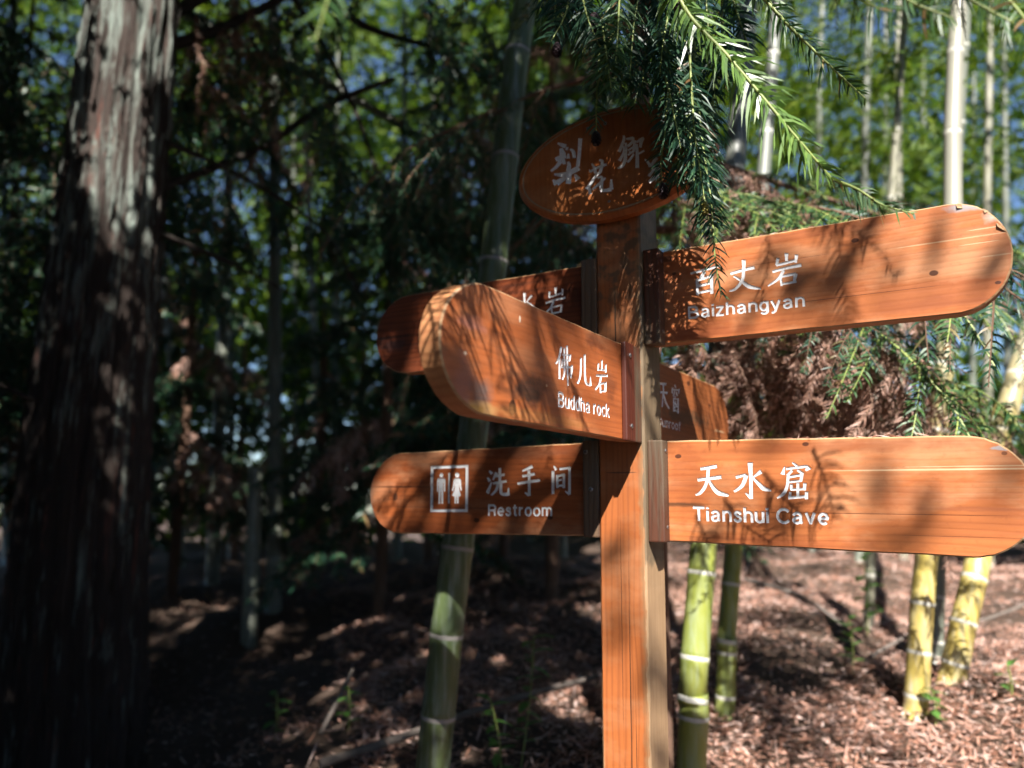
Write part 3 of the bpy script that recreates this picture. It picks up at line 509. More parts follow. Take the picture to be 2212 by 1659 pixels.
W_RL = wood('varnish_lower_right', LG, REDD, 'X', 8.7, [(.12, .03, .05, .08, (.24, .062, .022), .5, 1.6), (.30, -.085, .2, .014, (.24, .062, .022), .6, 1.8), (.42, .088, .2, .012, (.24, .062, .022), .5, 1.8), (.45, -.03, .2, .0007, (.10, .03, .013), .8, .5), (.58, -.065, .1, .0006, (.10, .03, .013), .7, .5), (.5, .0, .06, .03, (.24, .062, .022), .35, 1.8), knot(.103, .077, .0045), knot(.345, .094), knot(.225, -.092, .004), (.56, .045, .19, .0016, PALE, .95, .6), (.62, .050, .12, .0010, PALE, .6, 1.2), (.66, .079, .03, .004, GREY, .9, 2.4),
     (.10, -.018, .06, .005, (.055, .03, .016), .8, 1.4), (.62, -.02, .12, .004, (.25, .075, .03), .6, 1.5), (.65, .07, .004, .003, KN, .7, .4)], weather=.45, wcol=(.38, .105, .034), fade=.5, lines=.2)
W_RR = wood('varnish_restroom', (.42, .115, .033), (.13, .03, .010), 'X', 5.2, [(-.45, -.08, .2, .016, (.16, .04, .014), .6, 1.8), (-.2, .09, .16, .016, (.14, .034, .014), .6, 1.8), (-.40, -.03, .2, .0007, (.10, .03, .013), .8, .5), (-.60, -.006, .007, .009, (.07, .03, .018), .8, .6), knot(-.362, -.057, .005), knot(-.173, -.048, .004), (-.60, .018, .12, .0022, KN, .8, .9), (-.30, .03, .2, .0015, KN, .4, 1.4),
     (-.68, -.01, .012, .07, (.34, .17, .10), .7, 1.6)], weather=.2, wcol=(.11, .04, .018), fade=.5, lines=.26)
W_BU = wood('varnish_buddha', (.55, .155, .044), (.15, .037, .012), 'X', 6.6, [(-.487, .158, .055, .026, (.035, .026, .02), .85, 1.9), (-.615, .139, .03, .022, (.15, .125, .115), .8, 1.7), (-.618, .1165, .05, .010, (.62, .40, .17), .9, .9), (-.63, .114, .02, .006, (.62, .36, .06), .6, .8),
     (-.533, .126, .009, .011, (.03, .014, .008), .9, .9), (-.25, .27, .05, .012, (.10, .026, .012), .7, 2.0), (-.18, .20, .03, .03, (.11, .03, .013), .6, 1.6), (-.45, .119, .22, .011, (.50, .22, .07), .55, 1.4), (-.64, .23, .03, .012, (.48, .20, .16), .5, 1.8),
     (-.513, .262, .0025, .005, (.7, .62, .5), .9, .5), (-.655, .187, .004, .002, (.75, .65, .5), .9, .3), (-.43, .171, .0025, .002, PALE, .9, .3), (-.66, .15, .02, .04, (.40, .17, .13), .6, 1.6)], weather=.3, wcol=(.13, .048, .025), fade=.3, lines=.16)
W_SU = wood('varnish_sunroof', (.40, .13, .042), (.16, .045, .015), 'X', 9.4, [(.24, .18, .16, .02, (.075, .05, .03), .75, 2.2), knot(.26, .262, .006), knot(.42, .225, .005), (.50, .166, .04, .0015, PALE, .8, .8)], weather=.3, wcol=(.10, .05, .03), lines=.35)
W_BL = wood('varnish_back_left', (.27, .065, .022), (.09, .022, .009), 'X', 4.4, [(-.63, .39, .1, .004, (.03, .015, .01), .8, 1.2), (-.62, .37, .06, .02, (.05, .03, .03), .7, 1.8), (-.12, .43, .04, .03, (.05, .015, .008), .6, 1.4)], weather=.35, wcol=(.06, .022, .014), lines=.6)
W_OV = wood('varnish_oval', (.58, .185, .045), (.15, .035, .011), 'Y', 2.2, [(-.005, .78, .006, .007, KN, .9, .5)], weather=.1, wcol=(.18, .05, .018), fade=.3, lines=.2)
W_BAT = wood('batten_stain', (.15, .045, .02), (.045, .02, .012), 'Y', 3.7, weather=.9, wcol=(.10, .07, .045), rough=.6, bump=.6)
W_BATG = wood('batten_weathered', (.21, .13, .075), (.07, .035, .02), 'Y', 1.9, weather=.9, wcol=(.12, .10, .08), rough=.75, bump=.6)
W_BATR = wood('batten_red', (.12, .024, .011), (.05, .012, .007), 'Y', 7.7, weather=.4, wcol=(.04, .02, .014), rough=.5)

def post_extra(t, P, sep, fine, nz, c):
    zz = t.math('ADD', sep.outputs[2], t.math('MULTIPLY', t.math('SUBTRACT', nz, .5), .05))
    side = t.math('MULTIPLY', t.math('SUBTRACT', t.math('ADD', sep.outputs[0], t.math('MULTIPLY', t.math('SUBTRACT', nz, .5), .012)), .0445), 700, True)
    low = t.math('MULTIPLY', t.math('SUBTRACT', EYE-.125, zz), 60, True)
    raw = t.mix(fine, (.43, .28, .16), (.25, .15, .08))
    grey = t.mix(fine, (.24, .17, .10), (.085, .062, .042))
    c = t.mix(side, c, t.mix(low, grey, raw))
    wid = t.math('MULTIPLY', t.math('SUBTRACT', t.math('ADD', sep.outputs[0], t.math('MULTIPLY', nz, .02)), .045), 120, True)
    fr = t.math('MULTIPLY', wid, t.math('SUBTRACT', 1.0, side))
    c = t.mix(t.math('MULTIPLY', fr, .8), c, t.mix(fine, (.40, .23, .11), (.15, .09, .05)))
    up = t.math('MULTIPLY', t.math('SUBTRACT', zz, EYE+.28), 6, True)
    patch = t.math('MULTIPLY', t.math('MULTIPLY', t.math('SUBTRACT', nz, .47, True), 9, True), up)
    return t.mix(t.math('MULTIPLY', patch, .75), c, (.085, .065, .04))
CR = (.05, .022, .012)
W_POST = wood('varnish_post', (.52, .155, .042), (.19, .055, .018), 'Z', 1.1, [(.012, 1.06, .0016, .34, CR, .9, .35), (.022, .95, .0012, .2, CR, .8, .5), (-.004, 1.25, .001, .2, CR, .6, .4), (-.008, 1.86, .0016, .07, CR, .95, .5),
     (.012, 1.75, .0015, .06, CR, .9, .6), (.028, 1.755, .014, .02, (.07, .03, .015), .8, .9), (.0, 1.545, .03, .0014, (.06, .025, .015), .7, .8), (-.038, .875, .02, .04, (.62, .5, .36), .9, 2.2), (-.05, 1.0, .006, .14, (.36, .24, .14), .8, 2.0)],
     weather=.22, wcol=(.22, .085, .035), fade=.3, lines=.4, extra=post_extra, rough=.5)

signpost = empty('signpost', (PX, PY, 0))
WORLD['signpost'] = Matrix.Translation((PX, PY, 0))
tag(signpost, 'orange varnished wooden signpost with six rounded boards and an oval plaque', 'signpost')

# post: a slightly uneven square timber
def make_post():
    h = .05; z0, z1 = -.15, EYE+.735
    zs = [z0+(z1-z0)*i/60 for i in range(61)]
    c = .0045
    prof = [(-h+c, -h), (h-c, -h), (h, -h+c), (h, h-c), (h-c, h), (-h+c, h), (-h, h-c), (-h, -h+c)]
    r = random.Random(5); v, f = [], []
    nick = [r.uniform(0, .0016) for _ in zs]
    for i, z in enumerate(zs):
        for k, (x, y) in enumerate(prof):
            e = nick[i] if k in (1, 2) else 0
            v.append((x - e*(1 if k in (1, 2) else 0) + r.uniform(-.0004, .0004), y + e + r.uniform(-.0004, .0004), z))
    for i in range(60):
        for k in range(8): f.append((i*8+k, i*8+(k+1) % 8, (i+1)*8+(k+1) % 8, (i+1)*8+k))
    f.append(tuple(range(7, -1, -1))); f.append(tuple(480+k for k in range(8)))
    mw = frame(AX, BX, Vector((0, 0, 1))); mw[2][3] = 0
    return obj('post', pmesh('post', v, f), signpost, [W_POST], mw)
make_post()

def edges_of(w): return [w, M['raw'], M['edge']]
b_ru = carved_board(signpost, 'sign_board', 'upper right sign board reading Baizhangyan, peeling at its tip', tip_outline(.052, .687, .307, .5025, .09, seed=1), FB, .005, .034,
    glyphs('RU') + text_polys('Baizhangyan', .1319, .357, .3525, .3497, .0272), edges_of(W_RU))
b_rl = carved_board(signpost, 'sign_board', 'lower right sign board reading Tianshui Cave with a pale lengthwise crack', tip_outline(.052, .690, -.0896, .109, .095, tilt=-.0157, uref=.0765, seed=2), FB, .005, .034,
    glyphs('RL') + text_polys('Tianshui Cave', .1295, .3791, -.0497, -.0516, .0296, .18), edges_of(W_RL))
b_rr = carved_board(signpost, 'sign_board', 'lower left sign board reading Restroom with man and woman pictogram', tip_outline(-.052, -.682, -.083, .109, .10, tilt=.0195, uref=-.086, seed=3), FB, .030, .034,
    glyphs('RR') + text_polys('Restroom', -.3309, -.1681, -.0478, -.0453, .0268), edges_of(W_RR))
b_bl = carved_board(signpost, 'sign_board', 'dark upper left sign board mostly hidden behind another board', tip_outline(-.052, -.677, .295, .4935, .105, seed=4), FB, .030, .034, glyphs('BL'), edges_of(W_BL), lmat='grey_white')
b_bu = carved_board(signpost, 'sign_board', 'sign board reading Buddha rock that points towards the viewer', tip_outline(-.052, -.7118, .1045, .2905, .112, tilt=-.006, uref=-.14, seed=5), FA, .0395, .036,
    glyphs('BU') + text_polys('Buddha rock', -.3915, -.1905, .1411, .1406, .0258, .165), edges_of(W_BU))
b_su = carved_board(signpost, 'sign_board', 'sign board reading Sunroof that points away behind the post', tip_outline(.052, .585, .0895, .2835, .125, seed=6), FA, .040, .036,
    glyphs('SU') + text_polys('Sunroof', .056, .1965, .1456, .1438, .0215, .16), edges_of(W_SU))
el = lambda a, b, n=72, u0=.0, v0=.686: [(u0+a*math.cos(2*math.pi*i/n), v0+b*math.sin(2*math.pi*i/n)) for i in range(n)]
gr = [[p, q, r_, s] for p, q, r_, s in zip(el(.2085, .1080), el(.2085, .1080)[1:]+el(.2085, .1080)[:1], el(.2045, .1045)[1:]+el(.2045, .1045)[:1], el(.2045, .1045))]
b_ov = carved_board(signpost, 'oval_board', 'oval plaque with four white brush style characters', el(.224, .1205), FB, .090, .038, [('groove', gr)] + glyphs('OV'), [W_OV, W_OV, W_OV], cham=.009, depth=.0016, lmat='grey_white')

box_part('batten', b_ru, FB, (.0505, .3035, .0055), (.083, .502, .036), W_BAT, seed=1)
box_part('batten', b_rl, FB, (.0505, -.091, .0055), (.083, .109, .036), W_BAT, seed=2)
box_part('batten', b_rr, FB, (-.0865, -.085, .0305), (-.0505, .1115, .049), W_BATG, seed=3)
box_part('batten', b_bl, FB, (-.0865, .294, .0305), (-.0505, .499, .049), W_BATG, seed=4)
box_part('batten', b_bu, FA, (-.137, .1025, .0400), (-.093, .293, .051), W_BATR, seed=5)
box_part('batten', b_bu, FA, (-.0925, .103, .0400), (-.0505, .2935, .0465), W_BAT, seed=6)
screw(b_bu, FA, -.116, .268, .051); screw(b_bu, FA, -.114, .131, .051)
screw(b_rr, FB, -.079, .088, .049); screw(b_rr, FB, -.068, .012, .049)
screw(b_ru, FB, .083, .478, .020, 'u', .004); screw(b_ru, FB, .083, .33, .020, 'u', .004)
screw(b_rl, FB, .083, .088, .020, 'u', .004); screw(b_rl, FB, .083, -.062, .020, 'u', .004)
screw(b_ov, FB, -.006, .772, .0902, 'n', .004); screw(b_ov, FB, .0, .600, .0902, 'n', .003); screw(b_ov, FB, -.047, .772, .0902, 'n', .0035)

# curled flakes of lifting varnish on the tip of the upper right board
def flake(F, nf, pts, lift, parent):
    v = [(u, w, nf+.0006+h*lift) for (u, w, h) in pts]; n = len(v)
    v += [(u, w, nf+.0001+h*lift) for (u, w, h) in pts]
    f = [tuple(range(n)), tuple(range(2*n-1, n-1, -1))] + [(i, n+i, n+(i+1) % n, (i+1) % n) for i in range(n)]
    obj('varnish_flake', pmesh('varnish_flake', v, f), parent, [M['raw']], F)
flake(FB, .005, [(.611, .4985, 0), (.619, .4985, 0), (.621, .490, .2), (.613, .4915, 1)], .0022, b_ru)
flake(FB, .005, [(.667, .456, 0), (.681, .438, 0), (.676, .4405, .5), (.668, .4485, 1)], .003, b_ru)
flake(FB, .005, [(.650, .484, 0), (.658, .4775, 0), (.652, .475, .8)], .002, b_ru)

HX, HY = math.sin(SUN_AZ), math.cos(SUN_AZ)
# ------------------------------------------------------------------ ground
M['soil'] = None
def soil():
    t = NT('forest_soil')
    P = t.n('TexCoord').outputs['Object']
    a = t.noise(P, 6, 6, .7); b = t.noise(P, 55, 5, .7)
    c = t.mix(a, (.05, .032, .022), (.13, .08, .055))
    c = t.mix(t.math('MULTIPLY', t.math('SUBTRACT', b, .45, True), 3, True), c, (.05, .03, .022))
    bp = t.n('Bump', i_Strength=.8, i_Distance=.02, i_Height=b)
    return t.out(t.n('BsdfPrincipled', i_Base_Color=c, i_Roughness=.95, i_Normal=bp.outputs[0]).outputs[0])
M['soil'] = soil()
def make_ground():
    xs = np.unique(np.concatenate([np.linspace(-6, 6, 121), np.linspace(-40, 40, 41), np.array([-600, -300, -120, 120, 300, 600])]))
    ys = np.unique(np.concatenate([np.linspace(-1, 9, 121), np.linspace(9, 70, 50), np.linspace(-30, -1, 15), np.array([-600, -200, 120, 250, 600])]))
    v = [(x, y, hill(x, y)) for y in ys for x in xs]
    nx = len(xs)
    f = [(j*nx+i, j*nx+i+1, (j+1)*nx+i+1, (j+1)*nx+i) for j in range(len(ys)-1) for i in range(nx-1)]
    return tag(obj('ground', pmesh('ground', v, f), None, [M['soil']], smooth=True), kind='structure')
make_ground()

# ------------------------------------------------------------------ plant materials
G = lambda *s: [(i/(len(s)-1) if len(s) > 1 else 0, c) for i, c in enumerate(s)]
BR = [(.955, (.20, .12, .05)), (1.0, (.26, .15, .08))]
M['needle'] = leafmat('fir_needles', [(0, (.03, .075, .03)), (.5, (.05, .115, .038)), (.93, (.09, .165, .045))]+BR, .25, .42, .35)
M['needle_dark'] = leafmat('dark_fir_needles', [(0, (.016, .05, .032)), (.5, (.025, .075, .042)), (.93, (.045, .10, .045))]+BR, .2, .42, .32)  # darker green needles, for hanging twigs and grove firs
M['needle_lit'] = leafmat('sunlit_fir_needles', [(0, (.08, .15, .045)), (.5, (.13, .235, .055)), (.96, (.20, .32, .08)), (1.0, (.24, .17, .07))], .34, .27, .6)  # brighter, glossier needle copy with sunlight put into the colour
M['needle_dead'] = leafmat('dead_fir_needles', G((.17, .085, .06), (.36, .21, .16), (.52, .36, .31)), .2, .6, .2)
M['twig'] = plain('green_twig', (.22, .27, .07), .5)
M['twig_dead'] = plain('dead_twig', (.12, .065, .04), .8)
M['bark_thin'] = plain('fir_bark', (.15, .085, .055), .9, var=.5, scale=25)
M['bamboo_leaf'] = leafmat('bamboo_leaves', G((.03, .08, .008), (.10, .18, .015), (.22, .29, .025)), .45, .5, .3)
M['far_leaf'] = leafmat('far_leaves', G((.015, .042, .006), (.055, .12, .010), (.16, .23, .018)), .45, .55, .3)
M['crown_leaf'] = leafmat('cedar_leaves', G((.015, .035, .018), (.03, .06, .025), (.05, .085, .03)), .12, .6, .25)
M['litter'] = leafmat('fallen_leaves', G((.16, .07, .045), (.42, .215, .15), (.55, .335, .27), (.68, .52, .47)), .12, .7, .25)
M['seedling'] = leafmat('seedling_leaves', G((.05, .14, .03), (.10, .24, .05), (.16, .30, .08)), .35, .3, .5)
M['dead_wood'] = plain('dead_wood', (.14, .115, .10), .9, var=.45, scale=18)

def culm_mat(name, base, alt, powder, amt, high=None, z0=1.6):
    t = NT(name)
    P = t.n('TexCoord').outputs['Object']
    n1 = t.noise(t.mapping(P, (0, 0, 0), (9, 9, 2)), 2.2, 4, .6)
    n2 = t.noise(t.mapping(P, (3, 1, 0), (30, 30, 3)), 2.0, 4, .6)
    c = t.mix(n1, base, alt)
    c = t.mix(t.math('MULTIPLY', t.math('SUBTRACT', n2, .46, True), 4*amt, True), c, powder)
    if high:
        zz = t.math('MULTIPLY', t.math('SUBTRACT', t.n('SeparateXYZ', i_0=P).outputs[2], z0), 1.2, True)
        c = t.mix(zz, c, t.mix(n2, high, tuple(v*.7 for v in high)))
    return t.out(t.n('BsdfPrincipled', i_Base_Color=c, i_Roughness=.42).outputs[0])
M['culm_green'] = culm_mat('culm_green', (.05, .08, .042), (.11, .14, .045), (.26, .30, .27), .55)
M['culm_yellow'] = culm_mat('culm_yellow', (.34, .29, .07), (.50, .36, .10), (.48, .45, .34), .7, (.34, .33, .27))
M['culm_mid'] = culm_mat('culm_mid', (.12, .17, .04), (.32, .33, .06), (.3, .35, .25), .5, (.20, .215, .19), 1.3)  # upper part greyed: powder, and the fir's shade in the colour
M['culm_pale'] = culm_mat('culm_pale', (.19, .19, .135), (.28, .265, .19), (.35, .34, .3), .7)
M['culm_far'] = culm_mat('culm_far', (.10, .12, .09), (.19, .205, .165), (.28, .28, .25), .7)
M['node'] = plain('culm_node', (.52, .51, .46), .6, var=.2)
M['node_dark'] = plain('culm_node_shade', (.30, .28, .26), .6, var=.3)

# ------------------------------------------------------------------ bamboo
def bamboo_crown(seed, n_br=26, per=60, H=3.2):
    r = np.random.default_rng(seed); Q = []
    for b in range(n_br):
        z = r.uniform(0, H); a = r.uniform(0, 2*math.pi); L = r.uniform(.5, 1.3)*(1.1-.5*z/H)
        d = np.array([math.cos(a), math.sin(a), r.uniform(.1, .7)])
        t = r.uniform(.15, 1, per)[:, None]
        c = np.array([0, 0, z]) + d*L*t + np.array([0, 0, -.35])*(L*t)**2 + r.normal(size=(per, 3))*.10
        ax = unit(d*[1, 1, .2] + r.normal(size=(per, 3))*.55 + np.array([0, 0, -.55]))
        Q.append(leaf_quads(c, ax, r.uniform(.10, .17, per), r.uniform(.016, .026, per)))
    m = quads_mesh('bamboo_foliage', np.concatenate(Q)); m.materials.append(M['bamboo_leaf'])
    return m
CROWNS = [bamboo_crown(s) for s in (1, 2, 3)]

def bamboo(label, pts, rad, mat, nodes=None, gap0=.17, growth=1.12, group=None, crown=True, ztop=6.5, node_mat='node', detail=True, crown_at=.55):
    """culm through the given points, carried on straight up to ztop and down into the ground"""
    pts = [Vector(p) for p in pts]
    d = (pts[-1]-pts[0]).normalized() if len(pts) > 1 else Vector((0, 0, 1))
    base = pts[0]
    dz = d.z if abs(d.z) > .3 else .3
    g = hill(base.x, base.y)
    for _ in range(4):
        base = pts[0] - d*((pts[0].z - g + .03)/dz); g = hill(base.x, base.y)
    top = pts[-1] + d*max(0, (ztop-pts[-1].z)/dz) + Vector((d.x, d.y, 0))*1.2*max(0, ztop-pts[-1].z)*.25
    path = smooth_path([base]+(pts if (pts[0]-base).length > .08 else pts[1:])+([top] if (top-pts[-1]).length > .1 else []), 8)
    ln = [0]
    for a, b in zip(path[:-1], path[1:]): ln.append(ln[-1]+(b-a).length)
    tot = ln[-1]
    def pos(s):
        s = min(max(s, 0), tot)
        for i in range(len(ln)-1):
            if s <= ln[i+1]:
                return path[i].lerp(path[i+1], (s-ln[i])/max(1e-6, ln[i+1]-ln[i]))
        return path[-1]
    ns, s, gp = [], gap0*.6, gap0
    while s < tot-.05:
        ns.append(s); s += gp; gp = min(gp*growth, .42)
    root = empty('bamboo', base); tag(root, label, 'bamboo', group)
    ss, rr = [0], [rad*1.05]
    for s in ns:
        k = rad*(1-.45*s/max(tot, 5.5))
        for ds, m in ((-.02, 1.0), (-.006, 1.05), (0, .97), (.006, 1.06), (.02, 1.0)): ss.append(s+ds); rr.append(k*m)
    ss.append(tot); rr.append(rad*.5)
    v, f = tube([pos(s) for s in ss], rr, 20 if detail else 9)
    cu = obj('culm', pmesh('culm', v, f), root, [M[mat]], smooth=True)
    if detail:
        for s in ns:
            p = pos(s)
            if p.z > 4.6: break
            k = rad*(1-.45*s/max(tot, 5.5))
            v, f = tube([pos(s-.011), pos(s-.005), pos(s-.001), pos(s+.004), pos(s+.007)], [k*1.0, k*1.075, k*1.03, k*1.085, k*1.0], 20, False)
            obj('node', pmesh('node', v, f), cu, [M[node_mat]], smooth=True)
    if crown:
        o = obj('foliage', CROWNS[rnd.randrange(3)], root, [], Matrix.Translation(pos(tot*crown_at)) @ Matrix.Rotation(rnd.uniform(0, 6), 4, 'Z') @ Matrix.Scale(max(.7, tot*.45/3.2), 4))
        o['kind'] = 'stuff'
    return root

bamboo('dark green bamboo culm just left of the signpost, running the full height', [at(937, 1640, 2.42), at(973, 1300, 2.42), at(1025, 910, 2.46), at(1085, 408, 2.5), at(1135, 0, 2.56)], .052, 'culm_green', gap0=.215, growth=1.1, ztop=7.2, node_mat='node_dark')
bamboo('yellow green bamboo culm right beside the lower part of the post', [at(1493, 1659, 2.55), at(1503, 1460, 2.55), at(1520, 1180, 2.6)], .047, 'culm_mid', gap0=.19, ztop=6.8)
bamboo('thin green bamboo culm second to the right of the post', [at(1566, 1535, 3.05), at(1573, 1350, 3.05), at(1585, 1180, 3.1)], .037, 'culm_mid', gap0=.16, ztop=6.4)
bamboo('upright yellow bamboo culm under the Tianshui Cave board, pale where it rises behind Baizhangyan', [at(1978, 1540, 3.0), at(1990, 1330, 3.0), at(2003, 1180, 3.02), at(2055, 560, 3.12), at(2072, 0, 3.25)], .043, 'culm_yellow', gap0=.16, ztop=7.0)
bamboo('yellow bamboo culm leaning to the right at the right edge', [at(2048, 1510, 3.1), at(2085, 1330, 3.1), at(2120, 1180, 3.15), at(2195, 820, 3.3)], .048, 'culm_yellow', gap0=.16, ztop=7.0)
bamboo('grey bamboo culm seen between the two right hand boards', [at(2032, 900, 3.6), at(2035, 800, 3.6)], .042, 'culm_far', gap0=.2, ztop=6.5)
bamboo('short pale bamboo culm seen through the fir boughs between the right boards', [at(1895, 900, 4.2), at(1900, 780, 4.2)], .028, 'culm_pale', gap0=.2, ztop=5.5)
ORD = ['leftmost', 'second from the left', 'third from the left', 'fourth from the left', 'fifth from the left', 'sixth from the left', 'seventh from the left', 'eighth from the left', 'ninth from the left', 'tenth from the left', 'eleventh from the left', 'twelfth from the left', 'thirteenth from the left', 'rightmost']
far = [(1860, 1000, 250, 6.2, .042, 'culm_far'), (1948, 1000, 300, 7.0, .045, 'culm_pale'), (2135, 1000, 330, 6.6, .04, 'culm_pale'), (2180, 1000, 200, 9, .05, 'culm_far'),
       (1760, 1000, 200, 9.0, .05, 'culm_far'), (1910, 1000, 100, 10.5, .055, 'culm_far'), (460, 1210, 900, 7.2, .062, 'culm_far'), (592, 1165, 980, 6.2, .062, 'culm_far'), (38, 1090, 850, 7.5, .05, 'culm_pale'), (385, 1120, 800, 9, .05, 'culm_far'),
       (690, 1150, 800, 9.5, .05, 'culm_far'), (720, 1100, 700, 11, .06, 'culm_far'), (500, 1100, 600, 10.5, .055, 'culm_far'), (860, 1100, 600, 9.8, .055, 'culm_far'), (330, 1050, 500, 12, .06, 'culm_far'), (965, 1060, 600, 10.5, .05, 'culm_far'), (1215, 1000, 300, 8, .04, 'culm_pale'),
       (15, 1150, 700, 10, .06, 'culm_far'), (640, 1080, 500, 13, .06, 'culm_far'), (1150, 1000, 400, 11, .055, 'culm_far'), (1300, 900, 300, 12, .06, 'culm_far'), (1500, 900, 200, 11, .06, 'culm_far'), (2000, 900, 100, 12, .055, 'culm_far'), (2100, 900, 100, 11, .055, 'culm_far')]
FL = sorted([q for q in far if q[0] <= 1250]); FR = sorted([q for q in far if q[0] > 1250])
for grp, where in ((FL, 'the dark grove left of the signpost'), (FR, 'the sunny grove right of the plaque')):
    for i, (px, y0, y1, d, r, m) in enumerate(grp):
        n = 'rightmost' if i == len(grp)-1 else ORD[i]
        bamboo('distant blurred bamboo culm, %s in %s' % (n, where), [at(px, y0, d), at(px + rnd.uniform(-14, 14), y1, d)], r, m, gap0=.25, ztop=rnd.uniform(7.5, 10), group='distant bamboo culms', detail=False, crown_at=.40 if px > 1500 and d > 5.5 else .55)

# cut bamboo stump
sp = at(548, 1180, 5.6); st = at(552, 1012, 5.6)
v, f = tube([Vector((sp.x, sp.y, hill(sp.x, sp.y)-.05)), sp.lerp(st, .4), st, st+Vector((0, 0, .012)), st+Vector((0, 0, .014))], [.055, .05, .05, .085, .07], 14)
tag(obj('bamboo_stump', pmesh('bamboo_stump', v, f), None, [M['culm_far']], smooth=False), 'short cut off pole with a flat top in the dark grove', 'stump')

# ------------------------------------------------------------------ fir boughs
def needle_geo(path, nlen, step, up, wid=.0034, seed=0, droop=.22, spread=.9, top=.35, taper=True):
    """two ranks of curved needles along a twig: verts, faces"""
    r = random.Random(seed); v, f = [], []
    ln = [0]
    for a, b in zip(path[:-1], path[1:]): ln.append(ln[-1]+(b-a).length)
    tot = ln[-1]; s = .01; side = 1; i = 0
    while s < tot:
        while i < len(ln)-2 and ln[i+1] < s: i += 1
        p = path[i].lerp(path[i+1], (s-ln[i])/max(1e-6, ln[i+1]-ln[i]))
        T = (path[i+1]-path[i]).normalized()
        S = T.cross(up).normalized(); N = S.cross(T).normalized()
        tw = r.gauss(0, .35) + (r.choice((-1, 1))*r.uniform(.5, 1.3) if r.random() < top else 0)
        D = (S*side*math.cos(tw) + N*math.sin(tw)).normalized()
        dirn = (D*spread + T*r.uniform(.35, .7)).normalized()
        k = 1.0
        if taper: k = min(1, .45 + 2.2*(1-s/tot)) * min(1, .6+3*s/tot)
        L = nlen*k*r.uniform(.62, 1.2)
        nb = T.cross(D).normalized()
        wv = dirn.cross(nb).normalized() if r.random() < .7 else (dirn.cross(nb)+nb*r.uniform(-1, 1)).normalized()
        cv = (T*.18 - Vector((0, 0, 1))*droop + D*(-.1))*r.uniform(.5, 1.3)
        if r.random() < .10:
            side = -side; s += step; continue
        b0 = len(v)
        for tt, ww in ((0, .75), (.3, 1), (.65, .8)):
            q = p + dirn*L*tt + cv*L*tt*tt
            v.append(q - wv*wid*ww/2); v.append(q + wv*wid*ww/2)
        v.append(p + dirn*L + cv*L)
        f += [(b0, b0+1, b0+3, b0+2), (b0+2, b0+3, b0+5, b0+4), (b0+4, b0+5, b0+6)]
        side = -side; s += step*r.uniform(.6, 1.4)
    return v, f

def proto_bough(seed, L=.75, dead=False, dens=.0075, nl=.042, shoots=7, wid=.0058):
    """one drooping bough along +X, needles and twigs, shared by many copies"""
    r = random.Random(seed); V, F, MI = [], [], []
    sag = r.uniform(.15, .35)
    main = [Vector((L*t, r.uniform(-.01, .01), .06*L*t*4*(1-t)*.5 - sag*L*t*t)) for t in [i/8 for i in range(9)]]
    twigs = [main]
    for k in range(shoots):
        t = .15 + .75*k/shoots; b = main[int(t*8)]; sd = 1 if k % 2 else -1
        l = L*(.5-.3*t)*r.uniform(.8, 1.3)
        d = Vector((.75, sd*r.uniform(.5, .9), -.15-.3*dead)).normalized()
        twigs.append([b + d*l*q + Vector((0, 0, -.35*l*q*q)) for q in (0, .25, .5, .75, 1)])
    for k, tw in enumerate(twigs):
        v, f = needle_geo(tw, nl*(1 if k == 0 else .9), dens, Vector((0, 0, 1)), wid, seed*31+k, .25 + .5*dead, .9, .4)
        o = len(V); V += v; F += [tuple(o+i for i in q) for q in f]; MI += [0]*len(f)
        v, f = tube(tw, [.005*(1-.7*i/len(tw))*(1 if k == 0 else .6) for i in range(len(tw))], 4, False)
        o = len(V); V += v; F += [tuple(o+i for i in q) for q in f]; MI += [1]*len(f)
    m = pmesh('bough', V, F, MI)
    return m
PG = [proto_bough(s, nl=.05, wid=.0068, dens=.0065) for s in (1, 2, 3)]
PDK = [proto_bough(s, .9, nl=.05) for s in (4, 5)]
PFAR = [proto_bough(s, 1.0, nl=.085, wid=.016, dens=.011, shoots=9) for s in (14, 15)]
PFARD = [proto_bough(s, .8, True, nl=.07, wid=.014, dens=.011, shoots=9) for s in (16, 17)]
PDD = [proto_bough(s, .6, True, .0065, .036) for s in (6, 7, 8)]
for m in PG: m.materials.append(M['needle']); m.materials.append(M['twig'])
for m in PFAR: m.materials.append(M['needle_dark']); m.materials.append(M['twig_dead'])
for m in PFARD: m.materials.append(M['needle_dead']); m.materials.append(M['twig_dead'])
for m in PDK: m.materials.append(M['needle_dark']); m.materials.append(M['twig_dead'])
for m in PDD: m.materials.append(M['needle_dead']); m.materials.append(M['twig_dead'])

def bough_mat(p, d, roll=0.0, s=1.0):
    d = Vector(d).normalized()
    q = d.to_track_quat('X', 'Z')
    return Matrix.Translation(p) @ q.to_matrix().to_4x4() @ Matrix.Rotation(roll, 4, 'X') @ Matrix.Scale(s, 4)

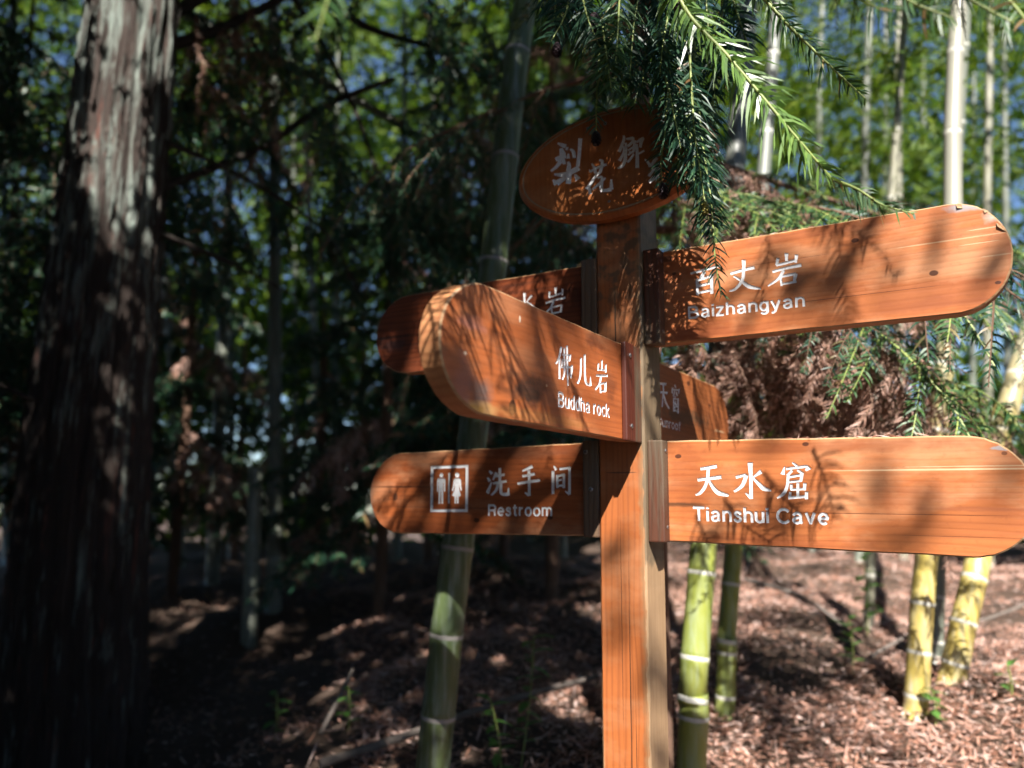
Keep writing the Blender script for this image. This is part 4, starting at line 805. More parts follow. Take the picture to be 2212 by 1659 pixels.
fir = empty('fir_tree', (.425, 2.35, hill(.425, 2.35)))
tag(fir, 'fir tree behind the signpost with boughs hanging over the oval plaque', 'tree')
tp = [Vector((.425, 2.35, hill(.425, 2.35)-.1)), Vector((.43, 2.36, 1.5)), Vector((.415, 2.36, 3.0)), Vector((.40, 2.4, 4.6)), Vector((.42, 2.42, 6.0))]
v, f = tube(smooth_path(tp, 8), [.05-.035*i/32 for i in range(33)], 12)
obj('trunk', pmesh('trunk', v, f), fir, [M['bark_thin']], smooth=True)
LIMBS = [
 [(.42, 2.36, 2.35), (1.2, 2.5, 2.32), (1.95, 2.6, 2.05)], [(.42, 2.36, 2.02), (1.0, 2.6, 2.05), (1.7, 2.8, 1.85)], [(.42, 2.36, 2.65), (1.3, 2.9, 2.65), (2.4, 3.2, 2.45)],
 [(.42, 2.36, 1.75), (.95, 2.45, 1.86), (1.45, 2.5, 1.66)], [(.42, 2.36, 1.9), (1.1, 3.0, 1.95), (2.1, 3.4, 1.75)], [(.42, 2.36, 2.5), (.9, 2.2, 2.35), (1.35, 2.1, 2.15)], [(.42, 2.36, 2.2), (.75, 2.15, 2.12), (1.0, 2.05, 1.95)],
 [(.42, 2.36, 2.9), (.1, 2.6, 2.95), (-.35, 2.8, 2.85)], [(.42, 2.36, 2.7), (.2, 2.7, 2.6), (-.1, 3.1, 2.4)],
 [(.42, 2.36, 3.05), (.44, 1.65, 3.0), (.32, 1.0, 2.78)], [(.42, 2.36, 3.2), (.75, 1.55, 3.0), (.98, 1.0, 2.68)], [(.42, 2.36, 2.95), (.12, 1.75, 2.95), (-.1, 1.2, 2.75)], [(.42, 2.36, 3.4), (.9, 2.0, 3.3), (1.6, 1.6, 3.0)],
 [(.42, 2.36, 3.1), (.15, 1.6, 2.98), (-.05, 1.0, 2.66), (-.12, .62, 2.36)],
]
LIMBS_END = Vector((-.12, .62, 2.36))
def limb_along(k, t):
    P = smooth_path(LIMBS[k], 8); i = min(int(t*(len(P)-1)), len(P)-2); return P[i].lerp(P[i+1], t*(len(P)-1)-i), (P[i+1]-P[i]).normalized()
for k, L in enumerate(LIMBS):
    P = smooth_path(L, 8)
    v, f = tube(P, [.014*(1-.75*i/len(P)) for i in range(len(P))], 7)
    obj('limb', pmesh('limb', v, f), fir, [M['bark_thin']], smooth=True)
fr = random.Random(21)
for k, n, pd in ((0, 24, .40), (1, 22, .68), (2, 24, .35), (3, 20, .8), (4, 18, .5), (5, 15, .35), (6, 17, .8)):
    for i in range(n):
        t = .12 + .88*(i+fr.random()*.6)/n
        p, T = limb_along(k, t); sd = fr.choice((-1, 1))
        dead = fr.random() < pd - .25*(p.x > 1.45)
        d = T*.55 + Vector((-T.y, T.x, 0))*sd*.7 + Vector((0, 0, -.55 if dead else -.25))
        if i == n-1: d = T + Vector((0, 0, -.15))
        if p.x > .60*p.y: continue
        pp, sq = p.x*HY - p.y*HX, (p.z-.2)/math.tan(SUN_EL) + p.x*HX + p.y*HY
        if pp > 1.25 and 3.4 < sq < 4.6 and fr.random() < .55: continue
        m = fr.choice(PDD) if dead else (fr.choice(PG) if fr.random() < .75 else fr.choice(PDK))
        tag(obj('dead_bough' if dead else 'bough', m, fir, [], bough_mat(p, d, fr.uniform(-.5, .5), fr.uniform(.6, 1.05))), kind='stuff')
for i in range(34):
    if i < 14: px, py, dd = fr.uniform(1440, 1640), fr.uniform(360, 470), fr.uniform(2.1, 2.7)
    else: px, py, dd = fr.uniform(1480, 1800), fr.uniform(640, 800), fr.uniform(2.05, 2.6)
    tag(obj('dead_bough', PDD[i % 3], fir, [], bough_mat(at(px, py, dd), (fr.uniform(-.3, .6), fr.uniform(-.3, .1), -.8), fr.uniform(0, 6), fr.uniform(.45, .75))), kind='stuff')
for k, n in ((7, 7), (8, 6), (12, 8)):
    for i in range(n):
        p, T = limb_along(k, .25+.75*i/(n-1)); sd = 1 if i % 2 else -1
        tag(obj('bough', fr.choice(PDK), fir, [], bough_mat(p, T*.6+Vector((-T.y, T.x, 0))*sd*.6+Vector((0, 0, -.45)), 0, fr.uniform(.5, .8))), kind='stuff')

def near_twig(name, pts, nl, step, mat, up=(0, -1, .45), wid=.0036, seed=1, droop=.22, tw=.0022, top=.35, twm='twig', label=None):
    P = smooth_path(pts, 8)
    v, f = tube(P, [tw*(1.25-.85*i/len(P)) for i in range(len(P))], 7)
    s = obj(name, pmesh(name, v, f), fir, [M[twm]], smooth=True)
    if label: s['label'] = label
    v, f = needle_geo(P, nl, step, Vector(up).normalized(), wid, seed, droop, top=top)
    n = obj('needles', pmesh('needles', v, f), s, [M[mat]]); n['kind'] = 'stuff'
    return s
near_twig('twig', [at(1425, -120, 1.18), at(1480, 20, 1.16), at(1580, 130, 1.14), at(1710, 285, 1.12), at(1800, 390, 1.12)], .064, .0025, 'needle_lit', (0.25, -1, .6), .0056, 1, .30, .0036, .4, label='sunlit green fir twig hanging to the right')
near_twig('twig', [at(1790, 385, 1.13), at(1850, 408, 1.13), at(1905, 442, 1.12), at(1975, 462, 1.10)], (.030), .0028, 'needle', (0, -1, .6), .0036, 2, .5, .0022, .5)
near_twig('twig', [at(1560, -110, 1.28), at(1680, 30, 1.25), at(1780, 130, 1.24), at(1868, 212, 1.24)], .040, .0022, 'needle', (0.2, -1, .6), .0042, 3, .3, .003, .9)
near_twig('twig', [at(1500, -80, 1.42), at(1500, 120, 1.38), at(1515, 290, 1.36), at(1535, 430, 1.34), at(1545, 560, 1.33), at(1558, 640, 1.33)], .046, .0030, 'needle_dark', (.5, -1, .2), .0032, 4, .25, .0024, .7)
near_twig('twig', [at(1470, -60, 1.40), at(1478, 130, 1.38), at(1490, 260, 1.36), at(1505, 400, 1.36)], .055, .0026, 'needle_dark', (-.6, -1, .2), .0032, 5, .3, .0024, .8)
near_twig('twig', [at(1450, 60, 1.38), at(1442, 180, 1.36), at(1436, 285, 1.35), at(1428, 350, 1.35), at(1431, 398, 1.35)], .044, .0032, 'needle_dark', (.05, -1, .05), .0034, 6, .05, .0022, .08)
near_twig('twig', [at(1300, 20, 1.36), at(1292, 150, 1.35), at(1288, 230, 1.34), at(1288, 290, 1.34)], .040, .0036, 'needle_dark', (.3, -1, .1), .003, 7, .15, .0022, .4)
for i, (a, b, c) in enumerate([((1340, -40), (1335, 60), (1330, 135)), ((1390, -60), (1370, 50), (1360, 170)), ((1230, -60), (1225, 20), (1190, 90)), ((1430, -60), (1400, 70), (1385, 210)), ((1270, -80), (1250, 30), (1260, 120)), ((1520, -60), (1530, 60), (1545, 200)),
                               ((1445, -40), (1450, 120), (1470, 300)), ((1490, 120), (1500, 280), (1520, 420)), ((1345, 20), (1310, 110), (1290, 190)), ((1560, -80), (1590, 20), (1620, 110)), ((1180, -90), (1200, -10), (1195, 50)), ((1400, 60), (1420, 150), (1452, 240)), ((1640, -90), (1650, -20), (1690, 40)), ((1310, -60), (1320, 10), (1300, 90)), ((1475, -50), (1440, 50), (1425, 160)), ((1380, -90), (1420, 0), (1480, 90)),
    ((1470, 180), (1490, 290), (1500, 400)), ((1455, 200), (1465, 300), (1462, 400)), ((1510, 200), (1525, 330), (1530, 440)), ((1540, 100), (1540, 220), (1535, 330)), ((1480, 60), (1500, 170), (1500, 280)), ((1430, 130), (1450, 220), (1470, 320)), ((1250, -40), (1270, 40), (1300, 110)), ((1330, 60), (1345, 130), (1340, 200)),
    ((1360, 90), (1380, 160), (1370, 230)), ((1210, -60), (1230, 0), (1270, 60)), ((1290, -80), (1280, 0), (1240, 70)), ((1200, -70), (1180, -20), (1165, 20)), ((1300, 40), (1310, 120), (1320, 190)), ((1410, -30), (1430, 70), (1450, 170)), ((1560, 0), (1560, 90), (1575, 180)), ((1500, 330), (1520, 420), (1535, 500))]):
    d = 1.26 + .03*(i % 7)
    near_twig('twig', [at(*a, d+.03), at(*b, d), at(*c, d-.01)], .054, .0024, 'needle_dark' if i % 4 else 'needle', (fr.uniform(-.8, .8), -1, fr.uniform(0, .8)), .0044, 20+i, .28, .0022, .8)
for i, (a, b, c) in enumerate([((1880, -60), (1960, 0), (2060, 40)), ((1990, -70), (2080, -10), (2190, 50)), ((1800, -60), (1850, -10), (1900, 20)), ((2120, -60), (2180, 0), (2230, 60))]):
    near_twig('twig', [at(*a, .86), at(*b, .84), at(*c, .82)], .052, .0042, 'needle', (.2, -1, .6), .0036, 50+i, .3, .0022, .5)

SV = -TRAVEL
btip = Vector((PX, PY, EYE)) + BX*(-.64) + AX*.04
for i, (a_, b_, dz) in enumerate(((-.02, .62, .20), (-.09, .60, .14), (.05, .66, .16), (.13, .70, .10), (-.05, .72, .05))):
    q0 = btip + SV*b_ + Vector((a_, 0, dz+.10)); q1 = btip + SV*(b_-.05) + Vector((a_*1.6, 0, -.02+dz*.2))
    near_twig('twig', [LIMBS_END, q0, q0.lerp(q1, .5)+Vector((.01, 0, 0)), q1], .055, .0075, 'needle', tuple(SV), .0042, 80+i, .1, .0022, .05)

def cone(p, r, mat):
    v, f = [], []
    n = 0
    for i in range(7):
        zz = (i/6-.5)*2.1*r; rr = r*math.sqrt(max(.12, 1-(zz/(1.15*r))**2))
        for k in range(7):
            a = 2*math.pi*(k+.5*(i % 2))/7; c, s = math.cos(a), math.sin(a)
            o = Vector((c, s, 0)); tng = Vector((-s, c, 0)); b = Vector((0, 0, zz)) + o*rr*.7; h = .42*r
            v += [p+b-tng*h*.8, p+b+tng*h*.8, p+b+o*h*.75+tng*h*.5+Vector((0, 0, -h)), p+b+o*h*.75-tng*h*.5+Vector((0, 0, -h)), p+b+o*h*.2+Vector((0, 0, h*.3))]
            q = len(v)-5
            f += [(q, q+1, q+2, q+3), (q+1, q, q+4), (q+2, q+1, q+4), (q+3, q+2, q+4), (q, q+3, q+4)]
    obj('cone', pmesh('cone', v, f), fir, [M[mat]])
M['cone_dark'] = plain('old_cone', (.028, .016, .02), .35, var=.5, scale=200)
M['cone_young'] = plain('young_cone', (.30, .25, .05), .5, var=.4, scale=300)
cone(at(1288, 297, 1.34), .010, 'cone_dark'); cone(at(1432, 410, 1.35), .011, 'cone_dark'); cone(at(1523, 447, 1.33), .0085, 'cone_young')
cone(at(1203, 105, 1.30), .010, 'cone_dark'); cone(at(1283, 45, 1.30), .013, 'cone_dark'); cone(at(1468, 5, 1.2), .013, 'cone_dark')

# the dense part of the crown that overhangs the plaque, above the picture
for k, n in ((9, 14), (10, 2), (11, 6), (13, 7)):
    for i in range(n):
        t = .3+.7*i/(n-1); p, T = limb_along(k, t); sd = 1 if i % 2 else -1
        d = T*.45 + Vector((-T.y, T.x, 0))*sd*.85 + Vector((0, 0, .05))
        tag(obj('bough', fr.choice(PG+PDK), fir, [], bough_mat(p+Vector((0, 0, .02)), d, fr.uniform(-.4, .4), fr.uniform(.5, .72))), kind='stuff')

# ------------------------------------------------------------------ the big cedar on the left
def bark_mat():
    t = NT('cedar_bark')
    P = t.n('TexCoord').outputs['Object']
    a = t.noise(t.mapping(P, (0, 0, 0), (22, 22, 1.6)), 1.6, 6, .7)
    b = t.noise(t.mapping(P, (4, 2, 0), (13, 13, 1.5)), 1.3, 5, .65)
    e = t.noise(t.mapping(P, (1, 7, 0), (30, 30, 2.0)), 1.2, 4, .6)
    c = t.mix(a, (.016, .012, .010), (.07, .046, .037))
    zz = t.math('MULTIPLY', t.math('SUBTRACT', t.n('SeparateXYZ', i_0=P).outputs[2], 1.7), 1.0, True)
    c = t.mix(t.math('MULTIPLY', t.math('SUBTRACT', t.math('ADD', b, t.math('MULTIPLY', zz, .10)), .57, True), 6, True), c, t.mix(a, (.04, .052, .044), (.46, .54, .48)))
    c = t.mix(t.math('MULTIPLY', t.math('SUBTRACT', e, .60, True), 8, True), c, (.15, .055, .04))
    bp = t.n('Bump', i_Strength=1.0, i_Distance=.03, i_Height=a)
    return t.out(t.n('BsdfPrincipled', i_Base_Color=c, i_Roughness=.9, i_Normal=bp.outputs[0]).outputs[0])
M['bark'] = bark_mat()
CD = 3.6
cb = at(130, 1659, CD); cm = at(232, 555, CD); ct = at(290, 0, CD)
cb = Vector((cb.x-.06, CD, hill(cb.x, CD)-.1))
cedar = empty('cedar_tree', (cb.x, cb.y, cb.z+.1))
tag(cedar, 'huge leaning cedar trunk with stringy lichen covered bark at the left', 'tree')
def make_trunk():
    axis = smooth_path([cb, at(150, 1640, CD), at(182, 1104, CD), cm, ct, ct+(ct-cm)*2.2], 26)
    seg = 120; v, f = [], []
    r = np.random.default_rng(3)
    ridge = r.normal(size=(24, 3))
    for i, p in enumerate(axis):
        rad = .285 - .09*min(1, max(0, (p.z-.5)/3.6)) - .05*max(0, p.z-4)/3
        if p.z < .9: rad += .05*(.9-p.z)**2
        for k in range(seg):
            th = 2*math.pi*k/seg; u = th*rad*1.0
            n = .5*math.sin(th*19+1.3*math.sin(p.z*1.9)+p.z*.6) + .35*math.sin(th*41+2.1*math.sin(p.z*2.7+th)+1) + .3*math.sin(th*67+p.z*3.1*math.sin(th*3))
            n += .35*math.sin(th*11-p.z*5+3*math.sin(p.z*4))
            q = rad + .019*n + .009*r.normal()*(.5+.5*math.sin(th*23+p.z*2))
            v.append((p.x+q*math.cos(th), p.y+q*math.sin(th), p.z))
    for i in range(len(axis)-1):
        for k in range(seg): f.append((i*seg+k, i*seg+(k+1) % seg, (i+1)*seg+(k+1) % seg, (i+1)*seg+k))
    obj('trunk', pmesh('trunk', v, f), cedar, [M['bark']], smooth=True)
    # strips of bark that lift from the trunk
    for j in range(70):
        i0 = r.integers(4, len(axis)-30); ln = r.integers(5, 22); th = r.uniform(math.pi*.95, math.pi*2.05)
        vv, ff = [], []; w0 = r.uniform(.008, .022)
        for i in range(i0, i0+ln):
            p = axis[i]; rad = .285 - .09*min(1, max(0, (p.z-.5)/3.6)) - .05*max(0, p.z-4)/3 + (.05*(.9-p.z)**2 if p.z < .9 else 0)
            t = (i-i0)/(ln-1); q = rad + .012 + .012*abs(2*t-1)**3; ww = w0*(1-.7*abs(2*t-1)); a = th+.05*math.sin(i*.3+j)
            for s_, dq in ((-1, -.004), (0, .004), (1, -.004)):
                vv.append((p.x+(q+dq)*math.cos(a+s_*ww/rad), p.y+(q+dq)*math.sin(a+s_*ww/rad), p.z))
            if i > i0:
                k = len(vv)-6; ff += [(k, k+1, k+4, k+3), (k+1, k+2, k+5, k+4)]
        obj('bark_strip', pmesh('bark_strip', vv, ff), cedar, [M['bark']], smooth=True)
make_trunk()
def limb(parent, pts, r0, r1, mat='bark_thin', name='limb'):
    P = smooth_path(pts, 6)
    v, f = tube(P, [r0+(r1-r0)*i/(len(P)-1) for i in range(len(P))], 8)
    obj(name, pmesh(name, v, f), parent, [M[mat]], smooth=True)
M['limb_dark'] = plain('dark_limb_bark', (.03, .022, .018), .9, var=.5, scale=25)
limb(cedar, [at(300, 120, 3.7), at(480, 60, 4.0), at(640, -20, 4.3)], .04, .02, 'limb_dark')
limb(cedar, [at(310, 420, 3.6), at(560, 320, 4.2), at(700, 230, 4.5), at(850, 170, 4.7)], 0.026, 0.019, 'limb_dark')
limb(cedar, [at(320, 60, 3.7), at(560, -60, 4.2), at(700, 0, 4.5), at(800, 62, 4.7), at(930, 100, 5.0)], 0.038, 0.022, 'limb_dark')
limb(cedar, [at(580, -60, 4.3), at(650, 20, 4.4), at(745, 190, 4.5), at(800, 330, 4.5), at(830, 460, 4.5)], 0.022, 0.009, 'limb_dark')
limb(cedar, [at(150, 900, 3.5), at(60, 860, 3.4), at(-60, 800, 3.3)], 0.015, 0.007, 'limb_dark')
limb(cedar, [at(330, 500, 3.6), at(480, 560, 4.0), at(640, 640, 4.3)], 0.017, 0.006, 'limb_dark')
limb(cedar, [at(340, 300, 3.6), at(520, 380, 4.0), at(700, 500, 4.3), at(780, 640, 4.4)], 0.017, 0.006, 'limb_dark')
dl = [(500, -40, 4.1), (540, -10, 4.1), (560, 40, 4.2), (470, 20, 4.0), (640, 60, 4.4), (700, 260, 4.5), (420, 30, 3.9), (600, 180, 4.2)]
for i, (px, py, d) in enumerate(dl):
    tag(obj('dead_bough', PDD[i % 3], cedar, [], bough_mat(at(px, py, d), (fr.uniform(-.2, .3), -.2, -1), fr.uniform(0, 6), fr.uniform(.9, 1.3))), kind='stuff')

for i in range(84):
    px, py = fr.uniform(330, 1020), fr.uniform(-60, 420)
    if i > 48: px, py = (fr.uniform(-60, 130), fr.uniform(-60, 800)) if i % 3 else (fr.uniform(380, 1000), fr.uniform(300, 520))
    if 520 < px < 1000 and 60 < py < 330 and fr.random() < .6: continue
    tag(obj('bough', PFAR[i % 2], cedar, [], bough_mat(at(px, py, fr.uniform(3.9, 5.0)), (fr.uniform(-.6, .9), fr.uniform(-.4, .4), -.5), fr.uniform(-.5, .5), fr.uniform(.55, .9))), kind='stuff')

lp = smooth_path([at(380, 20, 5.4), at(560, 112, 5.4), at(700, 178, 5.4), at(860, 268, 5.4), at(1060, 392, 5.4), at(1250, 520, 5.4), at(1500, 700, 5.4)], 5)
v, f = tube(lp, .032, 9)
tag(obj('leaning_bamboo', pmesh('leaning_bamboo', v, f), None, [M['culm_far']], smooth=True), 'thin pale bamboo pole slanting down across the dark grove', 'bamboo')

# ------------------------------------------------------------------ unseen canopy shaped to shade the left and light the right
def pq(c):
    t = c[:, 0]*HX + c[:, 1]*HY
    return c[:, 0]*HY - c[:, 1]*HX, c[:, 2]/math.tan(SUN_EL) + t
def canopy_keep(c):
    p, s = pq(c)
    k = math.tan(SUN_EL)
    wob = .12*np.sin(s*4.1) + .10*np.sin(p*5.3+s*2.2)
    d = np.where(p < -.45+wob, 1.0, np.where(p < .30+wob, .0, .0))
    d = np.where((p < np.maximum(.38, .165*(s-.8))+wob) & (s > 3.45+wob), 1.0, d)
    lit = (p > -.45) & (p < .1) & (s > 2.2) & (s <= 3.45)
    d = np.where(lit, np.where(np.sin(p*17+1.0)*np.sin(s*13+p*6) > .35, .55, .04), d)
    d = np.where((p > .1) & (p < 1.0) & (s > 2.5) & (s <= 3.3), np.where(np.sin(p*27+s*13)*np.sin(s*19-p*13) > .3, np.where(s > 2.65, .15, .07), .015), d)
    d = np.where((p > -.6) & (p < np.where(s > 3.08, .30, .12)) & (s > 2.93+.5*wob) & (s < 3.5), np.where(np.sin(p*15+2)*np.sin(s*17+p*4) > .5, .03, .85), d)
    d = np.where((p > .3) & (p < 1.25+wob) & (s > 4.95) & (s < 9), np.maximum(np.where(np.sin(p*9+s*3)*np.sin(s*7-p*5) > .45, .1, .85), d*(p < .165*(s-.8))), d)
    # gaps carved so sun falls on chosen spots
    for (hp, hs, rp, rs) in GAPS:
        d = np.where(((p-hp)/rp)**2 + ((s-hs)/rs)**2 < 1, .02, d)
    return d
GAPS = [(-2.43, 8.5, .12, .4), (-1.60, 7.3, .13, .35), (-1.9, 7.2, .3, .07), (-3.9, 8.6, .10, .5), (-2.0, 10.2, .1, .6), (-1.2, 10.6, .08, .5), (-2.9, 11.5, .1, .5), (-1.70, 6.75, .13, .75), (-.17, 3.34, .06, .09), (-.05, 3.30, .025, .12), (-.24, 3.30, .03, .05), (-1.60, 5.2, .05, .4), (.45, 3.05, .22, .16)]
gr_ = np.random.default_rng(99)
for _ in range(60): GAPS.append((gr_.uniform(-4.5, .3), gr_.uniform(3.6, 14), gr_.uniform(.05, .13), gr_.uniform(.05, .14)))
TREES = [(-1.6, -2.6, .16), (-1.0, -5.6, .18), (-4.6, .6, .2), (-4.2, 5.2, .18), (-7.5, 3.0, .2)]  # unseen trunks placed to carry the shading crowns
def make_canopy():
    n = 320000
    r = np.random.default_rng(5)
    nc = 4200
    s = r.uniform(1.6, 18, nc); p = r.uniform(-7, 2.6, nc)
    zlow = np.maximum(4.4, (.75*s+1.9)/1.75)
    z = zlow + r.uniform(0, 2.6, nc)
    t = s - z/math.tan(SUN_EL)
    cc = np.stack([p*HY + t*HX, -p*HX + t*HY, z], 1)
    i = r.integers(0, nc, n)
    c = cc[i] + r.normal(size=(n, 3))*[.17, .17, .10]
    c = c[r.random(n) < canopy_keep(c)]
    trunks = np.array([(cb.x+.4, cb.y+.2)] + [(a, b) for a, b, _ in TREES])
    own = ((c[:, None, :2]-trunks[None])**2).sum(2).argmin(1)
    roots = [cedar]
    names = ['cedar tree standing behind the viewer on the left', 'second cedar tree standing farther behind the viewer', 'cedar tree standing out of view beside the path', 'cedar tree deep in the grove beyond the left edge', 'far cedar tree left of the grove']
    for k, (x, y, rd) in enumerate(TREES):
        o = empty('cedar_tree', (x, y, hill(x, y))); tag(o, names[k], 'tree')
        g = hill(x, y)
        vv, ff = tube([(x, y, g-.1), (x+.05, y, 3), (x+.02, y+.05, 6), (x, y, 9)], [rd*1.2, rd, rd*.7, .03], 14)
        obj('trunk', pmesh('trunk', vv, ff), o, [M['bark']], smooth=True)
        roots.append(o)
    for k, o in enumerate(roots):
        cc_ = c[own == k]
        if len(cc_) == 0: continue
        ax = unit(r.normal(size=(len(cc_), 3))*[1, 1, .45])
        m = quads_mesh('crown', leaf_quads(cc_, ax, r.uniform(.09, .15, len(cc_)), r.uniform(.04, .06, len(cc_))))
        q = obj('crown', m, o, [M['crown_leaf']]); q['kind'] = 'stuff'
        bx, by = trunks[k]
        for j in range(9):
            e = cc_[r.integers(0, len(cc_))]
            if k == 0 and e[2] < 6: continue
            limb(o, [(bx, by, e[2]-.9), ((bx+e[0])/2, (by+e[1])/2, e[2]-.15), tuple(e)], .05, .012, 'limb_dark')
make_canopy()

# ------------------------------------------------------------------ dark undergrowth firs behind on the left
def young_fir_foliage(seed):
    r = random.Random(seed); V, F, MI = [], [], []
    src = {}
    for k in range(26):
        z = 1.0 + 3.7*k/26 + r.uniform(-.1, .1); a = k*2.4 + r.uniform(-.4, .4); dd = r.random() < .22
        m = r.choice(PFARD) if dd else r.choice(PFAR)
        if m.name not in src:
            co = np.empty(len(m.vertices)*3, np.float32); m.vertices.foreach_get('co', co)
            src[m.name] = (co.reshape(-1, 3), [tuple(p.vertices) for p in m.polygons], [p.material_index for p in m.polygons])
        co, fs, mi = src[m.name]
        W = np.array(bough_mat((0, 0, z), (math.cos(a), math.sin(a), -.15-.3*dd), r.uniform(-.3, .3), (1.25 if not dd else 1.5)*(1.35-.15*z)))
        o = len(V); V += (co @ W[:3, :3].T + W[:3, 3]).tolist()
        F += [tuple(o+j for j in q) for q in fs]; MI += [x+2*dd for x in mi]
    m = pmesh('foliage', V, F, MI)
    for n in ('needle_dark', 'twig_dead', 'needle_dead', 'twig_dead'): m.materials.append(M[n])
    return m
YF = [young_fir_foliage(s) for s in (61, 62, 63)]
US = [(395, 6.6), (690, 7.4), (830, 5.8), (1000, 6.4), (-20, 5.5), (90, 6.8), (1190, 5.4), (780, 9.6), (520, 10.4), (930, 8.4), (1090, 7.4), (330, 9.4)]
UL = ['just right of the big cedar trunk', 'in the grove halfway between the cedar and the Restroom board', 'behind the tip of the Restroom board', 'behind the left half of the Restroom board', 'at the far left edge, left of the cedar', 'left of the cedar trunk, farther back', 'directly behind the left boards by the post',
      'far back, left of the dark green bamboo', 'far back behind the cut off pole', 'far back behind the Buddha rock board', 'far back right behind the dark green bamboo', 'far back, half hidden by the cedar trunk']
YS = [.8, .62, .74, .9, 1.1, 1.0, 1.05, .7, .7, .86, 1.0, .9]
for i, (px, d) in enumerate(US):
    b = at(px, 900, d); g = hill(b.x, d)
    o = empty('young_fir', (b.x, d, g))
    tag(o, 'dark shaded young fir ' + UL[i], 'tree', 'shaded young firs in the grove')
    v, f = tube([(b.x, d, g-.1), (b.x+.03, d, g+2), (b.x, d, g+4.7*YS[i])], [.05, .04, .01], 8)
    obj('trunk', pmesh('trunk', v, f), o, [M['bark_thin']], smooth=True)
    q = obj('foliage', YF[i % 3], o, [], Matrix.Translation((b.x, d, g)) @ Matrix.Rotation(i*2.1, 4, 'Z') @ Matrix.Scale(YS[i], 4)); q['kind'] = 'stuff'

# ------------------------------------------------------------------ far wood, leaf litter
def sky_screen_leaves():
    """unseen leaves added behind and beside the viewer to block sky light"""
    r = np.random.default_rng(41); n = 70000
    a = r.uniform(math.pi*.62, math.pi*2.22, 1500); d = r.uniform(5.5, 10, 1500); z = r.uniform(.2, 9.5, 1500)
    cc = np.stack([d*np.cos(a), d*np.sin(a), z], 1)
    c = cc[r.integers(0, 1500, n)] + r.normal(size=(n, 3))*.4
    p, s = pq(c)
    c = c[((s < 1.4) | (p < -.6) | (p > 4.6)) & ~((c[:, 1] > 0) & (np.abs(c[:, 0]) < .85*c[:, 1]))]
    c = c[~((c[:, 1] < -1.5) & (c[:, 0] > -1.6) & (c[:, 0] < 3.2) & (c[:, 2] < 8))]  # opening left so sky light reaches the sign front
    c = c[r.random(len(c)) < np.where((pq(c)[1] > 1.4) & (pq(c)[0] < 3), canopy_keep(c), 1)]
    m = quads_mesh('sky_screen_leaves', leaf_quads(c, unit(r.normal(size=(len(c), 3))), r.uniform(.22, .36, len(c)), r.uniform(.09, .14, len(c))))
    tag(obj('sky_screen_leaves', m, None, [M['crown_leaf']]), kind='stuff')
sky_screen_leaves()

def shade_shrub():  # unseen shrub added to keep light off the left background
    r = np.random.default_rng(43); n = 26000
    o = empty('added_shrub', (-1.9, .4, 0)); tag(o, 'tall unseen shrub added beside the path to shade the left', 'shrub')
    cc = np.stack([r.uniform(-3.6, -1.0, 420), r.uniform(-.9, 1.5, 420), r.uniform(.1, 4.6, 420)], 1)
    c = cc[r.integers(0, 420, n)] + r.normal(size=(n, 3))*.16
    c = c[c[:, 0] < -.74*np.maximum(c[:, 1], 0)-.45]
    q = obj('foliage', quads_mesh('foliage', leaf_quads(c, unit(r.normal(size=(len(c), 3))), r.uniform(.09, .14, len(c)), r.uniform(.04, .06, len(c)))), o, [M['crown_leaf']]); q['kind'] = 'stuff'
    for k in range(6):
        limb(o, [(-1.9+.1*k, .4, -.05), (-2.2+.25*k, .3+.1*(k % 3), 2.0), (-2.6+.3*k, .2+.2*(k % 3), 4.2)], .03, .01, name='stem')
shade_shrub()

def far_wood():
    r = np.random.default_rng(17); C = []
    nc = 1500
    y = r.uniform(12, 24, nc); x = (r.uniform(-.85, .85, nc))*y; el = r.beta(1.1, 1.3, nc)*.85 - .06
    y = np.where(x > 0, y*.8, y); x = np.where(x > 0, x*.8, x)
    right = x > .05*y
    keep = r.random(nc) < np.where(right, np.where(el > .12, .50, .8), np.where(el > .33, .75, 1.0))
    keep &= ~((x > .38*y) & (el > .1) & (r.random(nc) < .45))
    cc = np.stack([x, y, EYE + el*y], 1)[keep]
    i = r.integers(0, len(cc), 62000)
    c = cc[i] + r.normal(size=(len(i), 3))*[.5, .5, .42]
    ax = unit(r.normal(size=(len(c), 3))+[0, 0, -.4])
    m = quads_mesh('far_wood', leaf_quads(c, ax, r.uniform(.25, .48, len(c)), r.uniform(.08, .16, len(c))))
    tag(obj('far_wood', m, None, [M['far_leaf']]), kind='stuff')
far_wood()

def litter():
    r = np.random.default_rng(23); n = 210000
    y = 1.3 + 7.5*r.random(n)**1.7; x = r.uniform(-.78, .82, n)*(y+.6)
    z = np.array([hill(a, b) for a, b in zip(x, y)]) + r.uniform(.004, .035, n)
    ax = unit(np.stack([r.normal(size=n), r.normal(size=n), r.normal(size=n)*.35], 1))
    pat = np.sin(x*3.1+y*1.7)+np.sin(x*7.3-y*5.1+1)+np.sin(x*1.7-y*3.3+2)
    kp = r.random(n) < np.where(x < -.25*y+.15, .14, 1.0)*np.where(pat < -.9, .3, 1.0)
    x, y, z, ax = x[kp], y[kp], z[kp], ax[kp]; n = len(x)
    Q = leaf_quads(np.stack([x, y, z], 1), ax, np.where(r.random(n) < .12, r.uniform(.07, .14, n), r.uniform(.012, .045, n)), r.uniform(.003, .012, n), .35, True)
    tag(obj('leaf_litter', quads_mesh('leaf_litter', Q), None, [M['litter']]), kind='stuff')
litter()

